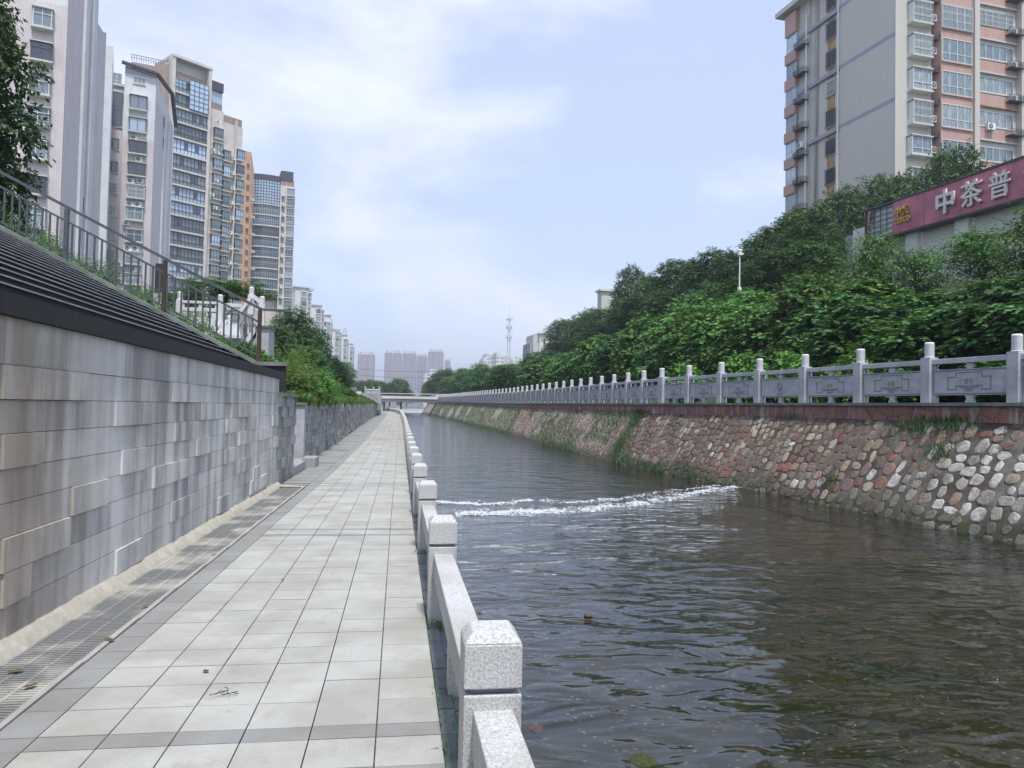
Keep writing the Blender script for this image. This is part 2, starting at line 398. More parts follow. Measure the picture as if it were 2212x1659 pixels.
# river water and bed
def water_mat():
    t = MT('river_water'); t.t.nodes.clear(); out = t.n('ShaderNodeOutputMaterial')
    geo = t.n('ShaderNodeNewGeometry'); pos = geo.outputs['Position']
    def mp(s, r=0):
        m = t.n('ShaderNodeMapping'); m.inputs['Scale'].default_value = s; m.inputs['Rotation'].default_value = (0, 0, r); t.l(pos, m.inputs[0]); return m.outputs[0]
    a = t.noise(mp((.75, 1.15, 1), .35), 1.0, 2, .3, .9)
    b = t.noise(mp((1.7, 3.0, 1), -.25), 1.0, 2, .35, 1.2)
    c = t.noise(mp((9, 13, 1), .1), 1.0, 3, .5)
    sx = t.n('ShaderNodeSeparateXYZ'); t.l(pos, sx.inputs[0])
    up = t.ramp(t.mathn('MULTIPLY', sx.outputs[1], .01), [(.05, .10), (.10, .32), (.155, .62), (.17, 1.0)])
    h = t.mathn('ADD', t.mathn('MULTIPLY', a, 1.0), t.mathn('MULTIPLY', b, .42))
    h = t.mathn('ADD', h, t.mathn('MULTIPLY', t.mathn('MULTIPLY', c, up), .16))
    bp = t.n('ShaderNodeBump', Strength=1.0, Distance=.078); t.l(h, bp.inputs['Height'])
    fr = t.n('ShaderNodeFresnel', IOR=1.52); t.l(bp.outputs[0], fr.inputs['Normal'])
    gl = t.n('ShaderNodeBsdfGlossy', Roughness=.03); gl.inputs['Color'].default_value = (.90, .92, .96, 1); t.l(bp.outputs[0], gl.inputs['Normal'])
    tr = t.n('ShaderNodeBsdfTransparent'); tr.inputs['Color'].default_value = (.62, .64, .54, 1)
    ms = t.n('ShaderNodeMixShader'); t.l(fr.outputs[0], ms.inputs[0]); t.l(tr.outputs[0], ms.inputs[1]); t.l(gl.outputs[0], ms.inputs[2])
    t.l(ms.outputs[0], out.inputs['Surface']); return t.m
M['water'] = water_mat()
def bed_mat():
    t = MT('river_bed_mud_and_gravel', .95); co = t.co('Object'); a = t.noise(co, .55, 6, .6, .5); b = t.noise(co, 26, 3, .75)
    v = t.n('ShaderNodeTexVoronoi', Scale=11.0); t.l(co, v.inputs['Vector']); pe = t.ramp(v.outputs['Distance'], [(.16, 1.0), (.24, 0.0)])
    c = t.ramp(a, [(.34, (.010, .018, .006)), (.46, (.030, .030, .014)), (.56, (.062, .052, .030)), (.70, (.026, .034, .014))])
    sel = t.mathn('MULTIPLY', t.mathn('MULTIPLY', pe, t.ramp(t.noise(co, 1.3, 4), [(.38, 0.0), (.52, 1.0)])), t.ramp(b, [(.42, 0.0), (.52, 1.0)]))
    c = t.mix(t.mathn('MULTIPLY', sel, .8), c, t.mix(t.ramp(v.outputs['Color'], [(0.2, 0.0), (.8, 1.0)]), (.34, .28, .20), (.42, .41, .36))); t.color(c); return t.m
M['bed'] = bed_mat()
ys = frange(-12, 30, 84)+frange(31, 190, 100); xs = frange(0, 1, 20)
def strip(name, mat, zf, us=.58):
    v = []
    for y in ys:
        a = upost(y)+.2; b = urail(y)+.0
        for x in xs:
            u = a+(b-a)*x; v.append((u, y, zf(u, y)))
    nx = len(xs); f = [(j*nx+i, j*nx+i+1, (j+1)*nx+i+1, (j+1)*nx+i) for j in range(len(ys)-1) for i in range(nx-1)]
    me = bpy.data.meshes.new(name); me.from_pydata(v, [], f); me.materials.append(mat); me.polygons.foreach_set('use_smooth', [True]*len(f))
    return tag(link(bpy.data.objects.new(name, me)), kind='structure')
strip('river_water', M['water'], lambda u, y: zwater(y))
strip('river_bed', M['bed'], lambda u, y: zwater(y)-.34+.16*noise.noise(Vector((u*.5, y*.35, 1)))+.05*noise.noise(Vector((u*2, y*1.6, 5)))-.12*math.exp(-((u-9)/2.5)**2))

# foam where the water drops over the low weir
def foam_mat():
    t = MT('white_foam', .5, (.62, .66, .70)); tr = t.n('ShaderNodeBsdfTransparent'); ms = t.n('ShaderNodeMixShader'); out = t.t.nodes['Material Output']
    t.l(t.ramp(t.island(), [(0, .08), (1, .72)]), ms.inputs[0]); t.l(tr.outputs[0], ms.inputs[1]); t.l(t.b.outputs[0], ms.inputs[2]); t.l(ms.outputs[0], out.inputs['Surface']); return t.m
M['foam'] = foam_mat()
def foam():
    v = []; f = []; rr = random.Random(3)
    def blob(u, y, z, s):
        b = len(v); n = 5; a0 = rr.random()*6
        for i in range(n): v.append((u+s*math.cos(a0+i*1.2566)*rr.uniform(.7, 1.4), y+.6*s*math.sin(a0+i*1.2566)*rr.uniform(.7, 1.3), z))
        v.append((u, y, z+s*rr.uniform(.3, .9)))
        for i in range(n): f.append((b+i, b+(i+1) % n, b+n))
    # lower crest: hugs the near side then bends away to the far wall
    low = [plan(p, 1, q) for p, q in ((1000, 1112), (1100, 1107), (1200, 1106), (1300, 1098), (1400, 1087), (1500, 1068), (1590, 1054))]
    hi = [plan(p, 1, q) for p, q in ((945, 1086), (1010, 1090), (1080, 1090), (1150, 1082), (1230, 1086), (1330, 1080), (1430, 1072))]
    def onw(px, py):
        r = ray(px, py); k = (-.66-EYE)/r.z; return (r.x*k, r.y*k)
    low = [onw(p, q) for p, q in ((985, 1110), (1100, 1107), (1200, 1106), (1300, 1098), (1400, 1087), (1500, 1068), (1590, 1054))]
    hi = [onw(p, q) for p, q in ((940, 1086), (1010, 1090), (1080, 1090), (1150, 1082), (1230, 1088), (1330, 1082), (1430, 1066), (1560, 1052))]
    for line, dens, wd in ((low, 5200, .30), (hi, 3400, .18)):
        ns = len(line)-1
        for k in range(dens):
            t = rr.random()**(1.25 if line is low else 1.7)*ns; i = min(int(t), ns-1); q = t-i
            u = line[i][0]*(1-q)+line[i+1][0]*q; y = line[i][1]*(1-q)+line[i+1][1]*q
            w_ = wd*(.5+.8*abs(noise.noise(Vector((u*1.3, 0, 2)))))
            y += rr.gauss(0, w_); z = zwater(y)+.008
            d = noise.noise(Vector((u*2.2, y*4, 7)))
            if d < -.03 and rr.random() < .85: continue
            blob(u, y, z+.05*max(0, d), rr.uniform(.008, .036)*(1.2 if line is low else 1))
    for k in range(160):                      # loose flecks
        u = rr.uniform(.8, 9.8); y = rr.uniform(13, 20) if rr.random() < .6 else rr.uniform(4, 13); blob(u, y, zwater(y)+.004, rr.uniform(.005, .010))
    me = bpy.data.meshes.new('foam'); me.from_pydata(v, [], f); me.materials.append(M['foam']); return tag(link(bpy.data.objects.new('foam', me)), kind='stuff')
fo = foam(); tag(fo, 'broken lines of white foam where the water drops across the river', 'foam')

# ---------------------------------------------------------------- the paved path
def shift(v): return upost(v)-.365
m = MB(); rp = random.Random(11)
rows = []; y = 3.285
while y > -2: y -= 6.506
k = 0
while y < 172:
    for d, mat in [(.155, 1), (.31, 0), (.155, 1)]+[(.327, 0)]*18:
        rows.append((y, y+d, mat)); y += d
def P3(u, v, dz=0): return (u+shift(v), v, zpath(v)+dz)
cols = [.248-.313*i for i in range(7)]
def tile(u0, u1, y0, y1, mt):
    g = .0035; h = rp.uniform(-.0012, .0012); tx = rp.uniform(-.0008, .0008)
    u0 += g; u1 -= g; y0 += g; y1 -= g; c = [(u0, y0), (u1, y0), (u1, y1), (u0, y1)]
    m.hexa([P3(a, b, -.03) for a, b in c]+[P3(a, b, h+tx*(1 if i in (0, 1) else -1)) for i, (a, b) in enumerate(c)], mt, (0,))
for (y0, y1, mt) in rows:
    if y1 < -1.5 or y0 > 171: continue
    for i in range(6): tile(cols[i+1], cols[i], y0, y1, mt)
    if mt == 0 or True:
        tile(cols[6]-.205, cols[6], y0, y1, 1 if not (y0 < 3.44 and y0 > 3.0 and False) else 0)
    if y0 > 16.2 and y1-y0 > .2:
        e = uwall(y0)-shift(y0) if y0 > 22.3 else UW
        if y0 < 19: e = UW
        tile(e, cols[6]-.205, y0, y1, 1)
m.face([P3(-6.2, -2, -.02), P3(.3, -2, -.02), P3(.3, 20, -.02), P3(-6.2, 20, -.02)], 2)
for a, b in zip(frange(20, 172, 40), frange(20, 172, 40)[1:]):
    m.face([P3(-4.2, a, -.02), P3(.3, a, -.02), P3(.3, b, -.02), P3(-4.2, b, -.02)], 2)
tag(m.build('path', [M['tile'], M['tile_dark'], M['mortar']]), kind='structure')
# white curb strip beside the drain, dark kerb under the stone rail
m = MB()
for i in range(18): m.box(cols[6]-.243, cols[6]-.209, -2+i*1.0+.003, -1+i*1.0-.003, -.25, -.0085*max(0, i-2)+.006)
tag(m.build('drain_curb', M['curb_white']), kind='structure')
m = MB(); y = -2.0
while y < 171:
    l = rp.uniform(.28, .34)*(1 if y < 40 else 4)
    for (a, b, dz) in ((.252, .335, -.02), (.338, .575, -.035)):
        c = [(a, y+.004), (b, y+.004), (b, y+l-.004), (a, y+l-.004)]
        dz += rp.uniform(-.006, .004)
        m.hexa([P3(p, q, -.35) for p, q in c]+[P3(p, q, dz) for p, q in c], 0, (0,))
    y += l
tag(m.build('river_kerb', M['kerb_dark']), kind='structure')
m = MB(); yy = frange(-3, 190, 120)
for a, b in zip(yy, yy[1:]):
    m.face([(upost(a)+.215, a, zpath(a)-.04), (upost(b)+.215, b, zpath(b)-.04), (upost(b)+.215, b, -2.0), (upost(a)+.215, a, -2.0)])
tag(m.build('river_wall', M['cap_grey']), 'grey stone wall dropping from the path edge to the water', 'wall')

# drainage grates in the channel by the wall
def grate_mesh():
    m = MB(); L_ = .985; u0, u1 = 0.0, .44
    m.box(u0, u1, 0, L_, -.05, -.035, 1)
    for a in (0, .135, .275, .415): m.box(a, a+.025, 0, L_, -.034, 0)
    n = 26
    for k in range(n+1):
        yv = k*(L_-.02)/n
        for a, b in ((.026, .134), (.161, .274), (.301, .414)): m.box(a, b, yv, yv+.021, -.033, -.0015)
    return m.mesh('drain_grate', [M['grate'], M['slot']])
gm = grate_mesh()
for i in range(3, 17):
    v = -1.0+i
    o = inst(gm, 'drain_grate', None, (-2.315, v, -.0085*max(0, v)-.004)); o.rotation_euler = (-.0085 if v >= 0 else 0, 0, 0)
    n_ = ('nearest', 'second', 'third', 'fourth', 'fifth', 'sixth', 'seventh', 'eighth', 'ninth', 'tenth', 'eleventh', 'twelfth', 'thirteenth')
    j = i-3; gl_ = ('directly beside the camera', 'just behind the first slotted grate in view', 'far behind the camera', 'farthest behind the camera')
    lab = 'slotted drain grate outside the frame, '+gl_[min(3, -j-1)] if j < 0 else '%s slotted drain grate along the foot of the stained wall' % n_[min(j, 12)]
    tag(o, lab, 'drain grate', 'slotted grates in the drain channel')
# rough cement fillet along the wall foot
m = MB(); sec = 260; pr = []
for i in range(sec+1):
    v = -2+18.3*i/sec; b = zpath(v)
    n1_ = noise.noise(Vector((v*3.1, 0, 0)))*.025+noise.noise(Vector((v*9, 0, 4)))*.012
    n2_ = noise.noise(Vector((v*4.3, 5, 0)))*.02
    pr.append([(UW-.01, v, b+.085+n2_), (UW+.035, v, b+.075+n2_), (UW+.070+n1_*.6, v, b+.028+n2_*.6), (UW+.105+n1_, v, b+.004), (UW+.13+n1_, v, b-.06)])
vv = [p for r in pr for p in r]; ff = [(i*5+j, i*5+j+1, (i+1)*5+j+1, (i+1)*5+j) for i in range(sec) for j in range(4)]
me = bpy.data.meshes.new('cement_fillet'); me.from_pydata(vv, [], ff); me.materials.append(M['cement']); me.polygons.foreach_set('use_smooth', [True]*len(ff))
tag(link(bpy.data.objects.new('cement_fillet', me)), 'rough off-white cement fillet between the stained wall and the drain', 'cement edging')
m = MB(); m.conn([(UW+.1, 15.98, -.12), (cols[6]-.2, 16.0, -.125), (cols[6]-.2, 16.22, -.13), (UW, 16.25, -.13), (UW, 15.95, -.11), (UW+.2, 16.1, -.10)], [(4, 0, 5), (0, 1, 5), (1, 2, 5), (2, 3, 5), (3, 4, 5)])
tag(m.build('cement_patch', M['cement']), 'lump of pale cement closing the far end of the drain channel', 'cement patch')

# ---------------------------------------------------------------- facades seen in perspective: real planes in the world
class Face:
    def __init__(s, A, d):
        s.A = Vector(A[:2]); s.d = Vector(d[:2]).normalized(); s.rz = math.atan2(s.d.y, s.d.x); s.out = Vector((s.d.y, -s.d.x))
    @classmethod
    def px(c, px, D, vp, py=872): r = ray(vp, 872+.02*(vp-860)); return c(plan(px, D, py), (r.x, r.y))
    def sz(s, px, py):
        r = ray(px, py); a = s.A; det = r.x*(-s.d.y)-(-s.d.x)*r.y
        k = (a.x*(-s.d.y)-(-s.d.x)*a.y)/det; t = (r.x*a.y-r.y*a.x)/det
        return t, EYE+k*r.z
    def pt(s, t, out, z): p = s.A+s.d*t+s.out*out; return Vector((p.x, p.y, z))
    def shifted(s, out): return Face(s.A+s.out*out, s.d)

# ---------------------------------------------------------------- near wall, stairs, stringer, railing
TOPZ = lambda v: 2.05+.003*v
root = empty('retaining_wall', (UW-.2, 8, 0), 'tall stained granite block wall with raised blocks beside the drain', 'wall')
W0, W1 = -3.0, 16.15
m = MB(); rw = random.Random(21)
hs = [TOPZ(8)-.31]; rowh = .2175
wf = Face((UW, 0), (0, 1))
raised = [(0, 245, 80, 325), (0, 270, 560, 815), (510, 760, 900, 1100), (820, 1090, 325, 500), (865, 1040, 650, 820), (1095, 1350, 745, 900), (1235, 1410, 200, 330), (1250, 1385, 460, 590), (1225, 1350, 1000, 1130), (825, 1010, 1310, 1500),
          (1445, 1570, 330, 440), (1410, 1505, 570, 690), (1625, 1730, 230, 325), (1625, 1695, 435, 530), (1615, 1690, 640, 740), (1720, 1805, 335, 415), (1715, 1800, 515, 610), (1715, 1800, 700, 795), (1820, 1870, 755, 835), (1565, 1640, 960, 1075), (0, 200, 1480, 1850)]
RR = {}
for a, b, c, d in raised:
    pa = wf.sz((a/1.8433)/1.8083, (1400+(c+d)/2/1.8433)/1.8083); pb = wf.sz((b/1.8433)/1.8083, (1400+(c+d)/2/1.8433)/1.8083)
    row = int((1.76-pa[1])//rowh); RR.setdefault(row, []).append((pa[0], pb[0]))
def slab(y0, y1, z0, z1, up, mt=0):
    g = .0022; sl = .003
    c = [(y0+g, z0+g), (y1-g, z0+g), (y1-g, z1-g), (y0+g, z1-g)]
    u = UW+up*.8+rw.uniform(0, .002)
    b = [(UW-.06, y, z) for y, z in c]; f = [(u, y, z) for y, z in c]
    # island: front plus four sides
    k = len(m.v); m.v += b+f
    for q in ((4, 5, 6, 7), (0, 1, 5, 4), (1, 2, 6, 5), (2, 3, 7, 6), (3, 0, 4, 7)):
        m.f.append(tuple(k+i for i in q)); m.m.append(mt); m.uv += [((b+f)[i][1], (b+f)[i][2]) for i in q]
y = W0
while y < W1:
    l = rw.uniform(.9, 1.15); y2 = min(y+l, W1); slab(y, y2, 1.76, 2.062, .008); y = y2
for row in range(10):
    z1 = 1.76-row*rowh; z0 = max(z1-rowh, -.35)
    if z1 < -.3: break
    cuts = []
    for a, b in RR.get(row, []): cuts.append((a, b, True))
    cuts.sort(); y = W0-rw.random()*.8; segs = []
    for a, b, _ in cuts+[(W1, W1, False)]:
        a = min(a, W1)
        while y < a-.02:
            l = rw.uniform(.75, 1.05)
            y2 = y+l if a-(y+l) > .3 else a
            segs.append((y, y2, rw.random() < (.05 if y < 12 else .16) and y2-y > .4)); y = y2
        if b > a: segs.append((a, b, True)); y = b
    for a, b, up in segs:
        a = max(a, W0)
        if b-a < .05: continue
        slab(a, b, z0, z1, .026 if up else 0)
m.build('block_facing', M['blocks'], root, (-(UW-.2), -8, 0))
m = MB(); m.box(UW-.4, UW-.02, W0, W1-.01, -.5, 2.045); m.build('wall_core', M['mortar'], root, (-(UW-.2), -8, 0))
m = MB(); y = W0
while y < W1:
    y2 = min(y+1.0, W1); m.box(UW-.36, UW+.045, y+.002, y2-.002, 2.064, 2.20); y = y2
m.build('coping', M['basalt'], root, (-(UW-.2), -8, 0))
# lower end of the wall, after the stairs
root = empty('end_wall', (UW-.2, 17.5, 0), 'lower weathered block wall end with a grey cap, right after the tall stained wall', 'wall')
m2 = m; m = MB()
for row in range(9):
    z1 = 1.70-row*rowh; z0 = z1-rowh; y = W1+.02
    while y < 18.75:
        y2 = min(y+rw.uniform(.4, .6), 18.75); slab(y, y2, z0, z1, .04 if rw.random() < .3 else 0); y = y2
m.build('block_facing', M['far_blocks'], root, (-(UW-.2), -17.5, 0))
m = MB(); m.box(UW-.42, UW-.05, W1+.02, 18.74, -.4, 1.69); m.build('wall_core', M['far_blocks'], root, (-(UW-.2), -17.5, 0))
m = MB(); m.box(UW-.45, UW+.06, W1+.3, 18.85, 1.702, 1.78); m.build('cap', M['cap_grey'], root, (-(UW-.2), -17.5, 0))
m = MB(); m.box(UW-1.2, UW-.0, 18.9, 22.0, -.3, .03); m.box(UW-.1, UW+.25, 21.2, 22.2, -.3, .1); m.box(-4.2, -3.7, 18.7, 22.6, -.3, 1.6)
tag(m.build('niche_block', M['far_blocks']), 'low grey block and recessed panel in the gap between the two walls', 'stone block')
root = empty('stone_pier', (-3.0, 22.2, 0), 'smooth pale grey pier standing at the start of the long low wall', 'pier')
m = MB(); m.box(-.85, .42, -.2, .1, -.4, 1.52); m.build('shaft', M['pale_carved'], root)
m = MB(); m.box(-.9, .45, -.25, .2, 1.522, 1.60); m.build('cap', M['cap_grey'], root)

# long block wall going up the path
root = empty('block_wall', (-2.6, 60, 0), 'long low grey wall of split blocks with grass hanging over its top', 'wall')
m = MB(); v = 22.32
def wtop(v): return interp(v, [(22, 1.55), (60, 1.72), (110, 1.95), (172, 2.1)])
ln = .42
while v < 172:
    ln = .42 if v < 70 else .84
    z = wtop(v); r_ = 0
    while z > zpath(v)-.1:
        off = (ln/2 if r_ % 2 else 0); a, b = v+off, v+off+ln
        up = .05 if rw.random() < .22 else rw.uniform(0, .01)
        pa, pb = uwall(a), uwall(b); g = .004
        f = [(pa+up, a+g, z-.2+g), (pb+up, b-g, z-.2+g), (pb+up, b-g, z-g), (pa+up, a+g, z-g)]; bk = [(p[0]-up-.05, p[1], p[2]) for p in f]
        k = len(m.v); m.v += bk+f
        for q in ((4, 5, 6, 7), (0, 1, 5, 4), (1, 2, 6, 5), (2, 3, 7, 6), (3, 0, 4, 7)):
            m.f.append(tuple(k+i for i in q)); m.m.append(0); m.uv += [((bk+f)[i][1], (bk+f)[i][2]) for i in q]
        z -= .2; r_ += 1
    v += ln
m.build('block_facing', M['far_blocks'], root, (2.6, -60, 0))
m = MB(); vv = frange(22.3, 172, 50)
for a, b in zip(vv, vv[1:]): m.hexa([(uwall(a)-.5, a, -.5), (uwall(a)-.03, a, -.5), (uwall(b)-.03, b, -.5), (uwall(b)-.5, b, -.5), (uwall(a)-.5, a, wtop(a)+.02), (uwall(a)-.03, a, wtop(a)+.02), (uwall(b)-.03, b, wtop(b)+.02), (uwall(b)-.5, b, wtop(b)+.02)])
m.build('wall_core', M['mortar'], root, (2.6, -60, 0))

# wide dark stairs
root = empty('staircase', (-3, 8, 2), 'wide flight of dark stone steps with pale worn nosings above the stained wall', 'stairs')
RISE, TREAD = .1665, .32
for k in range(26):
    u = UW-.10-TREAD*k-.26; z = 2.05+RISE*k
    m = MB(); y0, y1 = -3.0, 16.98
    m.box(u-TREAD-.12, u, y0, y1, z-.2, z+RISE-.0125)
    m.box(u-.05, u+.022, y0, y1, z+RISE-.012, z+RISE+.004, 1)
    m.box(u-TREAD-.12, u-.052, y0, y1, z+RISE-.0123, z+RISE, 0)
    m.build('step', [M['basalt'], M['nosing']], root, (3, -8, -2))
sf = Face((0, 17.15), (1, 0))
def S(px, py): t = sf.sz(px, py); return t
root = empty('stair_side_wall', (-5, 17.1, 2), 'dark sloping side wall of the stairs with a flat grey capping', 'wall')
def slope(pts, y0, y1, name, mat, th=None, base=None):
    m = MB()
    for (a, za), (b, zb) in zip(pts, pts[1:]):
        lo = (base, base) if base is not None else (za-th, zb-th)
        m.hexa([(b, y0, lo[1]), (a, y0, lo[0]), (a, y1, lo[0]), (b, y1, lo[1]), (b, y0, zb), (a, y0, za), (a, y1, za), (b, y1, zb)])
    return m.build(name, mat, root, (5, -17.1, -2))
tp = [(-2.44, 2.36), (-3.02, 2.36), (-8.05, 4.95), (-15, 8.53)]
slope(tp, 17.0, 17.28, 'side_panel', M['basalt'], base=1.82)
slope([(u, z+.085) for u, z in [(-2.38, 2.36)]+tp[1:]], 16.95, 17.34, 'capping', M['cap_grey'], th=.083)
root = empty('metal_railing', (-5, 17.15, 2), 'grey painted metal railing with balusters running down beside the stairs', 'railing')
hr = [S(564, 668), S(355.6, 558.4), S(139.5, 446), S(0, 371)]; LO = (5, -17.15, -2)
sl_ = (hr[3][1]-hr[0][1])/(hr[3][0]-hr[0][0]); hr.append((-15, hr[0][1]+sl_*(-15-hr[0][0])))
def hz(u): return hr[0][1]+sl_*(u-hr[0][0])
u0 = hr[0][0]
m = MB(); m.beam((u0, 17.15, hz(u0)), (-15, 17.15, hz(-15)), .05, .06); m.beam((u0-.02, 17.15, hz(u0)-.005), (u0+.62, 17.15, hz(u0)-.02), .05, .05); m.build('handrail', M['metal_dark'], root, LO)
for dz, nm in ((-.30, 'upper_rail'), (-1.02, 'lower_rail')):
    m = MB(); m.beam((u0, 17.15, hz(u0)+dz), (-15, 17.15, hz(-15)+dz), .032, .04); m.build(nm, M['metal_dark'], root, LO)
for px_, mat in ((564, 'metal_rust'), (355.6, 'metal_rust'), (139.5, 'metal_dark'), (-95, 'metal_dark'), (-330, 'metal_dark')):
    u = S(px_, 600)[0]; m = MB(); m.box(u-.04, u+.04, 17.11, 17.19, hz(u)-1.22, hz(u)-.03); m.box(u-.08, u+.08, 17.07, 17.23, hz(u)-1.245, hz(u)-1.222)
    m.build('post', M[mat], root, LO)
bm_ = MB(); bm_.box(-.016, .016, -.016, .016, -1.0, -.318); bme = bm_.mesh('baluster', M['metal_dark'])
u = u0-.17; k = 0
while u > -13:
    inst(bme, 'baluster', root, (u+5, 0, hz(u)-2)); u -= .148; k += 1

# ---------------------------------------------------------------- white granite post and rail fence on the river side
root = empty('stone_rail_fence', (.37, 2.85, 0), 'low white granite post and rail fence along the river edge of the path', 'fence')
pm = MB(); a = .105
pm.box(-a, a, -a, a, -.04, .545); pm.box(-a+.022, a-.022, -a+.022, a-.022, .545, .566, 1); pm.box(-a, a, -a, a, .566, .725); pm.taper(-a, a, -a, a, .725, .765, .032)
pme = pm.mesh('post', [M['rail_stone'], M['groove']])
sm = MB(); sm.box(-.05, .05, -.06, .06, -.04, .325); sme = sm.mesh('support', M['rail_stone'])
pv = -.2; posts = []
while pv < 171: posts.append(pv); pv += 3.05
def po(v): return Vector((upost(v), v, zpath(v)))
b0 = Vector((.37, 2.85, 0))
for i, v in enumerate(posts):
    o = inst(pme, 'post', root, po(v)-b0, R.uniform(-.012, .012)); o.rotation_euler[0] = R.uniform(-.006, .006); o.rotation_euler[1] = R.uniform(-.006, .006)
    if i+1 < len(posts):
        p, q = po(v), po(posts[i+1]); d = (q-p).normalized(); m = MB()
        m.beam(p+d*.1-b0+Vector((0, 0, .41)), q-d*.1-b0+Vector((0, 0, .41)), .145, .165)
        bev = m.build('rail', M['rail_stone'], root)
        mid = (p+q)/2-b0; inst(sme, 'support', root, mid)
for o in root.children:
    if o.name.startswith(('post', 'rail')):
        if posts and (o.location.y if o.name.startswith('post') else 0) < 15:
            bv = o.modifiers.new('bevel', 'BEVEL'); bv.width = .006; bv.segments = 2; bv.limit_method = 'ANGLE'

# ---------------------------------------------------------------- right bank: battered rubble wall, red fascia, cap, carved balustrade
root = empty('rubble_wall', (10.3, 30, 0), 'sloping river wall of red, cream and whitened rubble stones set in mortar', 'wall')
LO = (-10.3, -30, 0)
def mortar_mat():
    t = MT('mossy_mortar', .95); uv = t.co('UV'); n = t.noise(uv, 1.1, 6, .65); n2 = t.noise(uv, 5, 5, .7)
    sx = t.n('ShaderNodeSeparateXYZ'); t.l(uv, sx.inputs[0])
    c = t.ramp(n, [(.38, (.045, .036, .030)), (.52, (.095, .085, .068)), (.70, (.20, .195, .17))])
    c = t.mix(t.ramp(t.mathn('MULTIPLY', sx.outputs[0], .01), [(.31, 0.0), (.345, .85)]), c, t.ramp(n2, [(.35, (.20, .17, .14)), (.6, (.42, .38, .32))]))
    low = t.ramp(t.mathn('ADD', sx.outputs[1], t.mathn('MULTIPLY', n2, .5)), [(.75, 1.0), (1.0, 0.0)])
    c = t.mix(t.mathn('MULTIPLY', low, .85), c, (.030, .038, .014)); t.color(c).bump(n2, .02); return t.m
M['mortar_r'] = mortar_mat()
def stone_mat():
    t = MT('rubble_stone', .85); a = t.n('ShaderNodeAttribute'); a.attribute_name = 'stone'; n = t.noise(t.co('Object'), 14, 5, .65)
    c = t.mix(t.ramp(n, [(.35, .65), (.65, 1.12)]), (0, 0, 0), a.outputs['Color'])
    g = t.noise(t.co('Object', (.9, .9, .55)), 1.0, 6, .7); c = t.mix(t.ramp(g, [(.42, .6), (.52, 0.0)]), c, (.075, .065, .055))
    t.color(c).bump(n, .03); return t.m
M['stone_r'] = stone_mat()
ZF = lambda v: zrail(v)-.40                     # bottom of fascia
def rp_(v, t, out=0):                            # t: 0 at foot below water .. 1 at fascia bottom
    zl = zwater(v)-.35; zh = ZF(v); uh = urail(v)-.16; ul = uwl(v)-.22
    return (ul+(uh-ul)*t-out*.85, v-.0*out, zl+(zh-zl)*t+out*.5)
m = MB(); vv = frange(-10, 40, 50)+frange(41.5, 186, 60)
for a, b in zip(vv, vv[1:]):
    n = 6
    for k in range(n):
        t0, t1 = k/n, (k+1)/n
        m.face([rp_(a, t0), rp_(a, t1), rp_(b, t1), rp_(b, t0)], 0, [(a, t0*2.6), (a, t1*2.6), (b, t1*2.6), (b, t0*2.6)])
m.build('mortar_bed', M['mortar_r'], root, LO)
